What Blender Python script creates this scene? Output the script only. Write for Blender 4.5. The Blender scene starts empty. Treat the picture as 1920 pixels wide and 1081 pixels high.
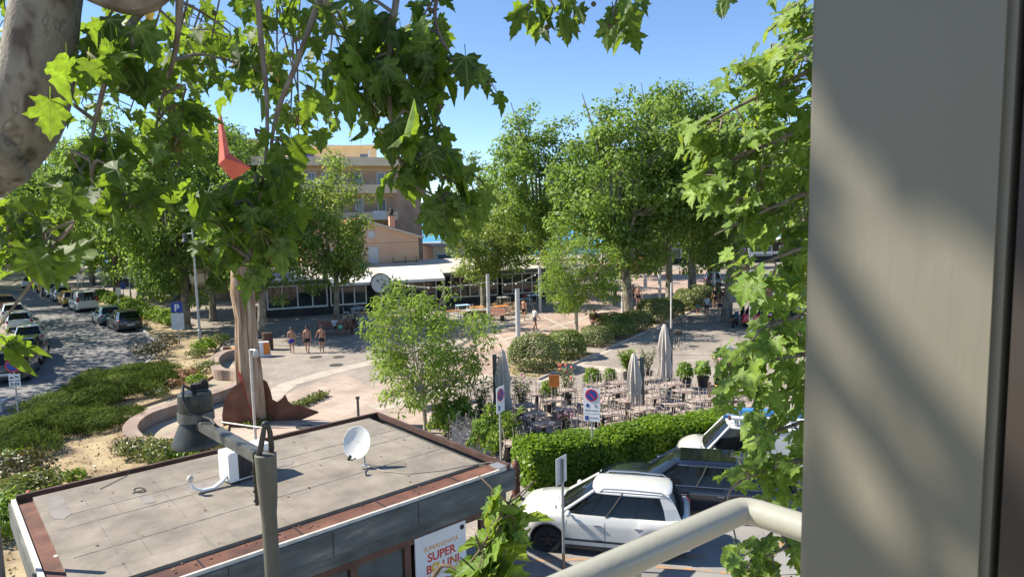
import bpy, bmesh, math, random
import numpy as np
from mathutils import Vector, Matrix, Quaternion
R = math.radians
rnd = random.Random(7)
scn = bpy.context.scene
COL = scn.collection
# ------------------------------------------------------------ camera, sky, sun, exposure
CAM = Vector((0, 0, 8.0)); PITCH = R(6.0); ROLL = -0.022; FPX = 1280.0
_F = Vector((0, math.cos(PITCH), -math.sin(PITCH)))
_R0 = Vector((1, 0, 0)); _U0 = _R0.cross(_F)
_R = (_R0 * math.cos(ROLL) + _U0 * math.sin(ROLL)).normalized()
_U = (_U0 * math.cos(ROLL) - _R0 * math.sin(ROLL)).normalized()
cd = bpy.data.cameras.new('camera'); cam = bpy.data.objects.new('camera', cd); COL.objects.link(cam)
cam.matrix_world = Matrix(((_R.x, _U.x, -_F.x, CAM.x), (_R.y, _U.y, -_F.y, CAM.y), (_R.z, _U.z, -_F.z, CAM.z), (0, 0, 0, 1)))
cd.sensor_width = 36; cd.lens = 36 * FPX / 1920; cd.clip_start = 0.05; cd.clip_end = 30000
cd.dof.use_dof = True; cd.dof.focus_distance = 30; cd.dof.aperture_fstop = 16
scn.camera = cam
SUN_EL, SUN_AZ = R(42), R(-81)          # azimuth measured from +Y towards +X
TO_SUN = Vector((math.sin(SUN_AZ) * math.cos(SUN_EL), math.cos(SUN_AZ) * math.cos(SUN_EL), math.sin(SUN_EL)))
w = bpy.data.worlds.new('World'); scn.world = w; w.use_nodes = True
sky = w.node_tree.nodes.new('ShaderNodeTexSky'); sky.sky_type = 'NISHITA'; sky.sun_disc = False
sky.sun_elevation = SUN_EL; sky.sun_rotation = SUN_AZ; sky.air_density = 0.85; sky.dust_density = 0.0; sky.ozone_density = 4.5; sky.altitude = 1200
bgn = w.node_tree.nodes['Background']; bgn.inputs[1].default_value = 0.115
w.node_tree.links.new(sky.outputs[0], bgn.inputs[0])
sl = bpy.data.lights.new('sun', 'SUN'); sl.energy = 5.0; sl.angle = R(0.5); sl.color = (1, .93, .80)
so = bpy.data.objects.new('sun', sl); COL.objects.link(so); so.rotation_mode = 'QUATERNION'
so.rotation_quaternion = TO_SUN.to_track_quat('Z', 'Y'); so.location = (-40, 10, 60)
scn.view_settings.view_transform = 'Standard'; scn.view_settings.look = 'None'
scn.view_settings.exposure = 1.0; scn.view_settings.gamma = 1
scn.cycles.max_bounces = 6; scn.cycles.transparent_max_bounces = 6

def ray(px, py):
    return _F + _R * ((px - 960) / FPX) - _U * ((py - 540.5) / FPX)
def G(px, py, z=0.0):
    d = ray(px, py); t = (z - CAM.z) / d.z
    return CAM + d * t
def D(px, py, Y):
    d = ray(px, py); return CAM + d * (Y / d.y)
# ------------------------------------------------------------ mesh helpers
def mesh_obj(name, me, mat=None, parent=None):
    o = bpy.data.objects.new(name, me); COL.objects.link(o)
    if mat is not None and not me.materials: me.materials.append(mat)
    if parent is not None: o.parent = parent
    return o
class MB:
    def __init__(s, xf=None): s.v = []; s.f = []; s.xf = xf
    def add(s, vs, fs):
        b = len(s.v)
        if s.xf is not None: vs = [s.xf @ Vector(p) for p in vs]
        s.v += [tuple(p) for p in vs]; s.f += [tuple(b + i for i in f) for f in fs]; return s
    def box(s, c, size, rz=0.0, m=None):
        hx, hy, hz = size[0] / 2, size[1] / 2, size[2] / 2
        pts = [Vector((x, y, z)) for x in (-hx, hx) for y in (-hy, hy) for z in (-hz, hz)]
        mm = m if m is not None else Matrix.Rotation(rz, 3, 'Z')
        pts = [mm @ p + Vector(c) for p in pts]
        return s.add(pts, [(0, 1, 3, 2), (4, 6, 7, 5), (0, 4, 5, 1), (2, 3, 7, 6), (0, 2, 6, 4), (1, 5, 7, 3)])
    def tube(s, path, radii, n=8, cap=True):
        P = [Vector(p) for p in path]
        if not hasattr(radii, '__len__'): radii = [radii] * len(P)
        vs = []; fs = []; up = None
        for i, p in enumerate(P):
            t = (P[min(i + 1, len(P) - 1)] - P[max(i - 1, 0)]).normalized()
            if up is None: up = t.orthogonal().normalized()
            else:
                up = (up - t * up.dot(t))
                up = up.normalized() if up.length > 1e-6 else t.orthogonal().normalized()
            sd = t.cross(up)
            for k in range(n):
                a = 2 * math.pi * k / n
                vs.append(p + (up * math.cos(a) + sd * math.sin(a)) * radii[i])
        for i in range(len(P) - 1):
            for k in range(n):
                fs.append((i * n + k, i * n + (k + 1) % n, (i + 1) * n + (k + 1) % n, (i + 1) * n + k))
        if cap:
            fs.append(tuple(range(n - 1, -1, -1))); fs.append(tuple((len(P) - 1) * n + k for k in range(n)))
        return s.add(vs, fs)
    def lathe(s, prof, n=20, o=(0, 0, 0), m=None, cap=True):
        vs = []; fs = []; o = Vector(o)
        for r, z in prof:
            for k in range(n):
                a = 2 * math.pi * k / n
                p = Vector((r * math.cos(a), r * math.sin(a), z))
                if m is not None: p = m @ p
                vs.append(p + o)
        for i in range(len(prof) - 1):
            for k in range(n):
                fs.append((i * n + k, i * n + (k + 1) % n, (i + 1) * n + (k + 1) % n, (i + 1) * n + k))
        if cap: fs.append(tuple(range(n - 1, -1, -1))); fs.append(tuple((len(prof) - 1) * n + k for k in range(n)))
        return s.add(vs, fs)
    def prism(s, poly, z0, z1):
        n = len(poly)
        A = sum(poly[i][0] * poly[(i + 1) % n][1] - poly[(i + 1) % n][0] * poly[i][1] for i in range(n))
        if A < 0: poly = list(reversed(poly))
        vs = [(p[0], p[1], z0) for p in poly] + [(p[0], p[1], z1) for p in poly]
        fs = [tuple(range(n - 1, -1, -1)), tuple(range(n, 2 * n))] + [(i, (i + 1) % n, n + (i + 1) % n, n + i) for i in range(n)]
        return s.add(vs, fs)
    def poly(s, pts): return s.add(pts, [tuple(range(len(pts)))])
    def slab(s, pts, d):
        """planar outline pts (3d) given thickness along vector d"""
        n = len(pts); d = Vector(d); P = [Vector(p) for p in pts]
        return s.add(P + [p + d for p in P], [tuple(range(n - 1, -1, -1)), tuple(range(n, 2 * n))] + [(i, (i + 1) % n, n + (i + 1) % n, n + i) for i in range(n)])
    def ball(s, c, r, nu=12, nv=8):
        if not hasattr(r, '__len__'): r = (r, r, r)
        prof = [(max(1e-4, math.sin(math.pi * i / nv)), -math.cos(math.pi * i / nv)) for i in range(nv + 1)]
        return s.lathe(prof, nu, c, Matrix.Diagonal(Vector(r)))
    def mesh(s, name, mat=None, smooth=False, bevel=0):
        me = bpy.data.meshes.new(name); me.from_pydata(s.v, [], s.f); me.validate()
        bm = bmesh.new(); bm.from_mesh(me); bmesh.ops.recalc_face_normals(bm, faces=bm.faces)
        if bevel:
            es = [e for e in bm.edges if len(e.link_faces) == 2 and e.calc_face_angle(0) > .5]
            bmesh.ops.bevel(bm, geom=es, offset=bevel, segments=2, affect='EDGES', clamp_overlap=True)
        bm.to_mesh(me); bm.free()
        if smooth:
            me.polygons.foreach_set('use_smooth', [True] * len(me.polygons))
            me.set_sharp_from_angle(angle=R(38))
        if mat is not None: me.materials.append(mat)
        return me
    def build(s, name, mat, parent=None, smooth=False, bevel=0):
        return mesh_obj(name, s.mesh(name, mat, smooth, bevel), None, parent)
def tag(o, label=None, cat=None, group=None, kind=None):
    if label: o['label'] = label
    if cat: o['category'] = cat
    if group: o['group'] = group
    if kind: o['kind'] = kind
    return o
def thing(name, label, cat, loc=(0, 0, 0), rz=0.0, group=None):
    o = bpy.data.objects.new(name, None); COL.objects.link(o); o.empty_display_size = .2
    o.location = loc; o.rotation_euler = (0, 0, rz)
    return tag(o, label, cat, group)
def struct(name, mb, mat, smooth=False):
    o = mb.build(name, mat, None, smooth); o['kind'] = 'structure'; return o
KIDS = {}
def copy_tree(o, parent=None):
    c = o.copy(); COL.objects.link(c)
    if parent is not None: c.parent = parent
    for ch in o.children: copy_tree(ch, c)
    return c
def dup(o, loc, rz=0.0, label=None, sc=None):
    c = copy_tree(o); c.location = loc; c.rotation_euler = (0, 0, rz)
    if label: c['label'] = label
    if sc is not None: c.scale = (sc, sc, sc) if not hasattr(sc, '__len__') else sc
    return c
# ------------------------------------------------------------ materials
def nt(name):
    m = bpy.data.materials.new(name); m.use_nodes = True
    return m, m.node_tree.nodes, m.node_tree.links, m.node_tree.nodes['Principled BSDF']
def M(name, c1, c2=None, scale=4.0, rough=.7, metal=0.0, bump=0.0, bscale=None, detail=5, coat=0.0, spec=None, obj=True, stretch=None, lo=.35, hi=.65):
    m, N, L, B = nt(name)
    B.inputs['Roughness'].default_value = rough; B.inputs['Metallic'].default_value = metal
    if coat: B.inputs['Coat Weight'].default_value = coat; B.inputs['Coat Roughness'].default_value = .04
    if spec is not None: B.inputs['Specular IOR Level'].default_value = spec
    B.inputs['Base Color'].default_value = (*c1, 1)
    tc = N.new('ShaderNodeTexCoord'); mp = N.new('ShaderNodeMapping'); L.new(tc.outputs['Object'], mp.inputs[0])
    if stretch: mp.inputs['Scale'].default_value = stretch
    if c2 is not None:
        t = N.new('ShaderNodeTexNoise'); t.inputs['Scale'].default_value = scale; t.inputs['Detail'].default_value = detail
        L.new(mp.outputs[0], t.inputs['Vector'])
        r = N.new('ShaderNodeValToRGB'); r.color_ramp.elements[0].position = lo; r.color_ramp.elements[1].position = hi
        r.color_ramp.elements[0].color = (*c1, 1); r.color_ramp.elements[1].color = (*c2, 1)
        L.new(t.outputs[0], r.inputs[0]); L.new(r.outputs[0], B.inputs['Base Color'])
    if bump:
        t = N.new('ShaderNodeTexNoise'); t.inputs['Scale'].default_value = bscale or scale * 4; t.inputs['Detail'].default_value = 6
        L.new(mp.outputs[0], t.inputs['Vector'])
        b = N.new('ShaderNodeBump'); b.inputs['Strength'].default_value = bump; b.inputs['Distance'].default_value = .02
        L.new(t.outputs[0], b.inputs['Height']); L.new(b.outputs[0], B.inputs['Normal'])
    return m
def paving(name, c1, c2, mortar, bw, bh, rz=0.0, big=.35, msize=.012, rough=.85):
    m, N, L, B = nt(name); B.inputs['Roughness'].default_value = rough
    tc = N.new('ShaderNodeTexCoord'); mp = N.new('ShaderNodeMapping'); mp.inputs['Rotation'].default_value = (0, 0, rz)
    L.new(tc.outputs['Object'], mp.inputs[0])
    br = N.new('ShaderNodeTexBrick'); br.inputs['Scale'].default_value = 1; br.inputs['Brick Width'].default_value = bw
    br.inputs['Row Height'].default_value = bh; br.inputs['Mortar Size'].default_value = msize; br.inputs['Mortar Smooth'].default_value = .3
    br.inputs['Color1'].default_value = (*c1, 1); br.inputs['Color2'].default_value = (*c2, 1); br.inputs['Mortar'].default_value = (*mortar, 1)
    L.new(mp.outputs[0], br.inputs[0])
    ns = N.new('ShaderNodeTexNoise'); ns.inputs['Scale'].default_value = big; ns.inputs['Detail'].default_value = 7; ns.inputs['Roughness'].default_value = .65
    L.new(mp.outputs[0], ns.inputs[0])
    rr = N.new('ShaderNodeMapRange'); rr.inputs[1].default_value = .3; rr.inputs[2].default_value = .7; rr.inputs[3].default_value = .66; rr.inputs[4].default_value = 1.24
    L.new(ns.outputs[0], rr.inputs[0])
    mx = N.new('ShaderNodeMix'); mx.data_type = 'RGBA'; mx.blend_type = 'MULTIPLY'; mx.inputs[0].default_value = 1
    L.new(br.outputs[0], mx.inputs[6]); L.new(rr.outputs[0], mx.inputs[7]); L.new(mx.outputs[2], B.inputs['Base Color'])
    bp = N.new('ShaderNodeBump'); bp.inputs['Strength'].default_value = .25; bp.inputs['Distance'].default_value = .01
    L.new(br.outputs[1], bp.inputs['Height']); bp.invert = True; L.new(bp.outputs[0], B.inputs['Normal'])
    return m
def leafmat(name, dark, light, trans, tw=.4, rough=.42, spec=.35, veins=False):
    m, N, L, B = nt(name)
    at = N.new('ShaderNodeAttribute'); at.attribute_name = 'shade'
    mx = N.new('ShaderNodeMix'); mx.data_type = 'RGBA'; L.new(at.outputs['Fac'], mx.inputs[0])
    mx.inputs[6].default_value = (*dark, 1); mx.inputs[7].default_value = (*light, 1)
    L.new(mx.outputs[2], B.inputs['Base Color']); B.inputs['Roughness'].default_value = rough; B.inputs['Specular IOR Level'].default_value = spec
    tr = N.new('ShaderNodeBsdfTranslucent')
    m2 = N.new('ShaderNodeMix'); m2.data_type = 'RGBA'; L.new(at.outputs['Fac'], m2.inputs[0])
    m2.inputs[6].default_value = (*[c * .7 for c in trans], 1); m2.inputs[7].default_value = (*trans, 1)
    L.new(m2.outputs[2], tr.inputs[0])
    if veins:
        def mt(op, x, y=None, y2=None):
            n_ = N.new('ShaderNodeMath'); n_.operation = op
            for i_, q_ in enumerate((x, y, y2)):
                if q_ is None: continue
                if isinstance(q_, (int, float)): n_.inputs[i_].default_value = q_
                else: L.new(q_, n_.inputs[i_])
            return n_.outputs[0]
        lu = N.new('ShaderNodeAttribute'); lu.attribute_name = 'luv'; sx = N.new('ShaderNodeSeparateXYZ'); L.new(lu.outputs['Vector'], sx.inputs[0])
        ax_ = mt('ABSOLUTE', sx.outputs[0]); an = mt('ARCTAN2', ax_, sx.outputs[1]); rd_ = mt('SQRT', mt('ADD', mt('MULTIPLY', ax_, ax_), mt('MULTIPLY', sx.outputs[1], sx.outputs[1])))
        d1_ = mt('MINIMUM', mt('ABSOLUTE', an), mt('MINIMUM', mt('ABSOLUTE', mt('SUBTRACT', an, .72)), mt('ABSOLUTE', mt('SUBTRACT', an, 1.4))))
        vv = mt('LESS_THAN', mt('MULTIPLY', d1_, rd_), .016)
        ns = N.new('ShaderNodeTexNoise'); ns.inputs['Scale'].default_value = 5; ns.inputs['Detail'].default_value = 4; L.new(lu.outputs['Vector'], ns.inputs['Vector'])
        ads = N.new('ShaderNodeVectorMath'); ads.operation = 'ADD'; L.new(lu.outputs['Vector'], ads.inputs[0]); L.new(at.outputs['Fac'], ads.inputs[1]); L.new(ads.outputs[0], ns.inputs['Vector'])
        mr = N.new('ShaderNodeMapRange'); mr.inputs[1].default_value = .3; mr.inputs[2].default_value = .7; mr.inputs[3].default_value = .65; mr.inputs[4].default_value = 1.25; L.new(ns.outputs[0], mr.inputs[0])
        for src, dst in ((mx, B.inputs['Base Color']), (m2, tr.inputs[0])):
            ml = N.new('ShaderNodeMix'); ml.data_type = 'RGBA'; ml.blend_type = 'MULTIPLY'; ml.inputs[0].default_value = 1; L.new(src.outputs[2], ml.inputs[6]); L.new(mr.outputs[0], ml.inputs[7])
            vm = N.new('ShaderNodeMix'); vm.data_type = 'RGBA'; L.new(mt('MULTIPLY', vv, .55), vm.inputs[0]); L.new(ml.outputs[2], vm.inputs[6]); vm.inputs[7].default_value = (.30, .36, .12, 1) if dst.name == 'Base Color' else (.10, .16, .02, 1)
            br_ = N.new('ShaderNodeMix'); br_.data_type = 'RGBA'; L.new(mt('MULTIPLY', mt('GREATER_THAN', at.outputs['Fac'], .9985), .8), br_.inputs[0]); L.new(vm.outputs[2], br_.inputs[6]); br_.inputs[7].default_value = (.22, .12, .045, 1)
            L.new(br_.outputs[2], dst)
    ms = N.new('ShaderNodeMixShader'); ms.inputs[0].default_value = tw
    L.new(B.outputs[0], ms.inputs[1]); L.new(tr.outputs[0], ms.inputs[2])
    L.new(ms.outputs[0], N['Material Output'].inputs[0])
    return m
def rampmat(name, stops, scale, rough=.8, bump=.2, bscale=30, stretch=(1, 1, 1), detail=3, interp='LINEAR', dist=0.0):
    m, N, L, B = nt(name); B.inputs['Roughness'].default_value = rough
    tc = N.new('ShaderNodeTexCoord'); mp = N.new('ShaderNodeMapping'); mp.inputs['Scale'].default_value = stretch
    L.new(tc.outputs['Object'], mp.inputs[0])
    t = N.new('ShaderNodeTexNoise'); t.inputs['Scale'].default_value = scale; t.inputs['Detail'].default_value = detail; t.inputs['Distortion'].default_value = dist
    L.new(mp.outputs[0], t.inputs['Vector'])
    r = N.new('ShaderNodeValToRGB'); r.color_ramp.interpolation = interp
    e = r.color_ramp.elements
    while len(e) < len(stops): e.new(.5)
    for i, (p, c) in enumerate(stops): e[i].position = p; e[i].color = (*c, 1)
    L.new(t.outputs[0], r.inputs[0]); L.new(r.outputs[0], B.inputs['Base Color'])
    t2 = N.new('ShaderNodeTexNoise'); t2.inputs['Scale'].default_value = bscale; t2.inputs['Detail'].default_value = 6; L.new(mp.outputs[0], t2.inputs['Vector'])
    b = N.new('ShaderNodeBump'); b.inputs['Strength'].default_value = bump; b.inputs['Distance'].default_value = .02
    L.new(t2.outputs[0], b.inputs['Height']); L.new(b.outputs[0], B.inputs['Normal'])
    return m
m_ground = M('dry_ground', (.30, .25, .18), (.42, .36, .27), .3, .95, bump=.3)
m_cobble = paving('grey_cobble', (.285, .245, .205), (.36, .31, .26), (.20, .17, .14), .22, .11, R(22))
m_pink = paving('pink_paving', (.40, .285, .225), (.47, .34, .27), (.27, .205, .165), .24, .12, R(-33))
m_pink2 = paving('pale_pink_slabs', (.36, .28, .225), (.43, .335, .27), (.27, .21, .17), .5, .5, R(40), msize=.012)
m_stripe = M('pale_stone', (.37, .315, .26), (.47, .405, .335), 1.6, .85, bump=.1)
m_asph = M('road_asphalt', (.15, .145, .145), (.22, .213, .208), .5, .93, bump=.3, bscale=60, lo=.25, hi=.75, detail=9)
m_lot = rampmat('worn_asphalt', [(.25, (.16, .15, .14)), (.5, (.25, .24, .225)), (.75, (.31, .295, .275))], .55, .93, .3, 50, detail=10)
m_kerb = M('kerb_stone', (.36, .34, .31), (.48, .45, .41), 3, .9, bump=.2)
m_earth = rampmat('dry_earth', [(.3, (.17, .12, .07)), (.5, (.34, .26, .15)), (.7, (.44, .35, .20))], 1.1, .98, .8, 22, detail=9)
m_brickwall = paving('brick_coping', (.26, .175, .135), (.34, .235, .18), (.30, .26, .22), .22, .07, 0, big=1.2, msize=.01)
m_sea = M('sea_water', (.015, .20, .33), (.03, .27, .40), .02, .35, bump=.25, bscale=.5)
m_felt = paving('roof_felt', (.222, .192, .152), (.245, .213, .17), (.205, .177, .14), 2.25, 1.02, 0, big=1.5, msize=.014, rough=.95)
m_seam = M('felt_seam', (.13, .12, .11), (.24, .22, .20), 6, .95)
m_patch = M('bitumen_stain', (.17, .15, .135), (.24, .22, .20), 4, .95, lo=.3, hi=.6)
m_rust = rampmat('rusted_sheet', [(.25, (.045, .02, .014)), (.5, (.115, .045, .027)), (.75, (.21, .095, .055))], 2.2, .8, .2, 40, detail=8)
m_fascia = rampmat('grey_painted_fascia', [(.28, (.05, .055, .052)), (.45, (.085, .092, .088)), (.58, (.11, .118, .11)), (.68, (.16, .155, .14)), (.78, (.26, .24, .20))], 3.0, .75, .25, 40, stretch=(.5, .5, 2.2), detail=8)
m_brownw = rampmat('dark_brown_cladding', [(.3, (.05, .025, .018)), (.6, (.085, .042, .03)), (.85, (.14, .10, .08))], 3, .75, .2, 40, stretch=(1, 1, 5), detail=8)
m_slate = M('grey_panel', (.06, .066, .066), (.10, .105, .10), 3, .6)
m_lip = M('pale_metal_edge', (.50, .45, .38), (.66, .61, .54), 6, .6)
m_white = M('white_enamel', (.72, .72, .70), (.80, .79, .77), 3, .4)
m_lampgrey = M('lamp_grey_metal', (.075, .078, .072), (.115, .118, .108), 7, .48, metal=.25)
m_lampdark = M('lamp_dark_metal', (.024, .026, .022), (.042, .044, .038), 9, .42, metal=.2)
m_polegrey = M('olive_grey_pole', (.075, .072, .055), (.115, .108, .085), 5, .6, bump=.1, stretch=(1, 1, .3))
m_galv = M('galvanised_steel', (.36, .37, .37), (.46, .47, .47), 6, .45, metal=.6)
m_pale = M('pale_steel_column', (.42, .42, .40), (.50, .50, .48), 3, .5, metal=.15)
m_dark = M('dark_metal', (.03, .03, .032), None, rough=.5, metal=.4)
m_black = M('black_rubber', (.016, .016, .016), None, rough=.85)
m_wood = rampmat('weathered_driftwood', [(.25, (.10, .06, .035)), (.42, (.25, .16, .095)), (.55, (.40, .30, .21)), (.75, (.48, .40, .31))], 3.0, .85, .8, 16, stretch=(2.6, 2.6, .16), detail=9, dist=.3)
m_corten = rampmat('corten_plate', [(.3, (.10, .04, .025)), (.6, (.19, .08, .045)), (.8, (.26, .12, .07))], 1.5, .85, .1, 40, detail=7)
m_red = M('red_painted_steel', (.56, .095, .05), (.66, .14, .075), 2, .5)
m_orange = M('orange_plastic', (.75, .22, .03), None, rough=.5)
m_peach = M('peach_render', (.72, .46, .32), (.78, .52, .37), .6, .9, bump=.1)
m_cream = M('cream_render', (.80, .64, .42), (.85, .70, .48), .8, .9)
m_yellow = M('yellow_render', (.72, .55, .32), (.78, .62, .38), .8, .9)
m_brick = paving('red_brick', (.60, .21, .11), (.66, .26, .145), (.55, .38, .27), .25, .07, 0, big=.5, msize=.008)
m_tile = paving('roof_tile', (.42, .15, .08), (.50, .21, .12), (.26, .09, .05), .22, .3, 0, big=.8, msize=.03)
m_winframe = M('white_window_frame', (.70, .70, .68), None, rough=.5)
m_pane = M('window_pane', (.10, .13, .17), (.16, .20, .25), .7, .08, spec=.6)
m_shutter = M('pale_shutter', (.60, .62, .64), (.68, .70, .72), 3, .6)
m_rest = M('dark_interior', (.025, .026, .026), (.06, .055, .05), 1.2, .8)
m_restglass = M('dark_shop_glass', (.02, .024, .024), (.05, .055, .05), .8, .05, spec=.7)
m_canvas = M('white_canvas', (.70, .69, .66), (.78, .77, .74), 1.2, .85)
m_roofgrey = M('beige_roof_sheet', (.50, .45, .39), (.58, .53, .46), .7, .85)
m_umb = M('beige_umbrella_cloth', (.44, .39, .33), (.54, .49, .43), 3, .9, bump=.3, stretch=(4, 4, .5))
m_mast = M('dark_green_mast', (.07, .085, .08), (.10, .115, .11), 4, .5)
m_chair = M('brown_grey_chair_metal', (.34, .275, .235), (.44, .37, .32), 5, .6)
m_table = M('brown_table_top', (.22, .15, .12), (.30, .22, .18), 4, .6)
m_tleg = M('dark_table_leg', (.03, .026, .025), None, rough=.6)
m_jamb = M('grey_green_jamb_paint', (.138, .129, .093), (.147, .137, .10), 9, .55, bump=.045, bscale=90, stretch=(1, 1, .12))
m_jambdark = M('dark_brown_sash', (.018, .012, .008), (.03, .02, .013), 3, .55, stretch=(6, 6, .2))
m_rail = M('cream_rail_paint', (.34, .33, .265), (.37, .36, .29), 9, .34, coat=.25, bump=.05, bscale=60)
m_glass = M('tinted_car_glass', (.008, .010, .011), None, rough=.05, spec=.45)
m_tyre = M('tyre', (.02, .02, .02), None, rough=.85)
m_rim = M('alloy_rim', (.35, .35, .36), None, rough=.35, metal=.8)
m_rimdark = M('dark_alloy_rim', (.07, .06, .06), None, rough=.4, metal=.5)
m_chrome = M('chrome_trim', (.6, .6, .62), None, rough=.2, metal=.9)
m_trim = M('black_trim', (.022, .022, .024), None, rough=.6)
m_lens = M('headlamp_lens', (.45, .48, .50), None, rough=.08, spec=.8)
m_tail = M('tail_lamp', (.35, .012, .012), None, rough=.15, spec=.7)
m_plate = M('number_plate', (.62, .62, .60), None, rough=.5)
m_under = M('car_underside', (.012, .012, .012), None, rough=.9)
def paint(name, c, rough=.25): return M(name, c, None, rough=rough, coat=1.0, spec=.5)
m_pwhite = paint('white_car_paint', (.60, .59, .56)); m_pdark = paint('navy_car_paint', (.005, .007, .014)); m_pblack = paint('black_car_paint', (.012, .012, .013))
m_pteal = paint('grey_teal_car_paint', (.13, .21, .23)); m_pyel = paint('yellow_car_paint', (.55, .33, .03)); m_pred = paint('red_car_paint', (.55, .015, .03))
m_pbrown = paint('brown_car_paint', (.07, .05, .035)); m_porange = paint('rust_orange_car_paint', (.28, .09, .03))
m_bark = rampmat('plane_bark', [(.30, (.075, .062, .045)), (.42, (.16, .135, .10)), (.52, (.21, .185, .14)), (.62, (.30, .27, .205)), (.7, (.23, .195, .14))], 2.6, .85, .5, 26, stretch=(1, 1, .55), detail=4, dist=.8)
m_bark2 = rampmat('near_plane_bark', [(.36, (.085, .068, .05)), (.42, (.16, .135, .105)), (.50, (.215, .19, .15)), (.58, (.245, .215, .17)), (.63, (.15, .125, .095)), (.69, (.31, .285, .235))], 7.5, .85, .35, 60, stretch=(1, 1, .6), detail=2.5, dist=.25)
m_barkp = M('pale_tree_bark', (.30, .26, .20), (.40, .36, .29), 5, .9, bump=.4, stretch=(1, 1, .3))
m_twig = M('twig_bark', (.10, .07, .045), (.17, .125, .085), 8, .85)
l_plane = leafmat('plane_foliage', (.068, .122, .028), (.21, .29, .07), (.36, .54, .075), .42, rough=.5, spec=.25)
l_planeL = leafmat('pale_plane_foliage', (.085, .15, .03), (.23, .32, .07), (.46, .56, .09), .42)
l_near = leafmat('near_plane_leaf', (.022, .050, .012), (.075, .13, .028), (.36, .54, .035), .42, rough=.52, spec=.25, veins=True)  # dark copy of the plane leaf, backlit shade put into its colour
l_nearR = leafmat('sunny_plane_leaf', (.09, .18, .025), (.24, .36, .055), (.38, .50, .05), .42, rough=.5, spec=.28, veins=True)  # bright copy of the plane leaf, sunlight put into its colour
l_ash = leafmat('ash_foliage', (.075, .15, .028), (.19, .30, .05), (.40, .54, .07), .42, rough=.6, spec=.2)
l_bush = leafmat('pittosporum_leaf', (.085, .115, .035), (.27, .29, .11), (.26, .34, .07), .25)
l_bush2 = leafmat('laurel_leaf', (.08, .125, .025), (.22, .27, .055), (.22, .32, .05), .25)
l_hedge = leafmat('hedge_leaf', (.07, .15, .012), (.19, .30, .022), (.34, .50, .03), .34)
l_juni = leafmat('juniper_needle', (.05, .09, .016), (.17, .215, .04), (.2, .3, .05), .2, rough=.75, spec=.12)
l_rose = leafmat('low_shrub_leaf', (.06, .095, .02), (.20, .22, .055), (.28, .34, .06), .28)
l_redtip = leafmat('red_tipped_leaf', (.16, .14, .05), (.42, .17, .09), (.4, .25, .1), .25)
l_dry = leafmat('dull_shrub_leaf', (.055, .055, .022), (.14, .13, .05), (.18, .16, .05), .2)
# ------------------------------------------------------------ foliage helpers
KITE = (np.array([(0, 0, 0), (.36, .42, .10), (0, 1, 0), (-.36, .42, .10)], float), [(0, 1, 2, 3)])
LANCE = (np.array([(0, 0, 0), (.15, .42, .05), (0, 1, -.1), (-.15, .42, .05)], float), [(0, 1, 2, 3)])
def _plane_leaf():
    h = [(.10, -.08), (.27, -.12), (.33, -.05), (.50, -.05), (.42, .06), (.33, .12), (.36, .19), (.50, .25), (.53, .36), (.66, .44), (.52, .47), (.44, .53), (.33, .485), (.24, .475), (.25, .56), (.32, .66), (.20, .72), (.17, .85), (.08, .90)]
    out = [(0, 0)] + h + [(0, 1.08)] + [(-x, y) for x, y in reversed(h)]
    vs = [(x, y, .22 * abs(x) - .34 * (x * x + (y - .3) ** 2)) for x, y in out]
    n = len(out); vs.append((0, .32, -.04)); fs = [(i, (i + 1) % n, n) for i in range(n)]
    k = len(vs); vs += [(-.012, 0, 0), (.012, 0, 0), (.012, -.36, .05), (-.012, -.36, .05)]; fs.append((k, k + 1, k + 2, k + 3))
    return np.array(vs, float), fs
PLANE = _plane_leaf()
def frames(nrm, tip):
    nrm = nrm / np.linalg.norm(nrm, axis=1, keepdims=True)
    y = tip - nrm * (tip * nrm).sum(1, keepdims=True)
    y /= np.maximum(np.linalg.norm(y, axis=1, keepdims=True), 1e-6)
    x = np.cross(y, nrm)
    return np.stack([x, y, nrm], axis=2)          # columns
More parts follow.
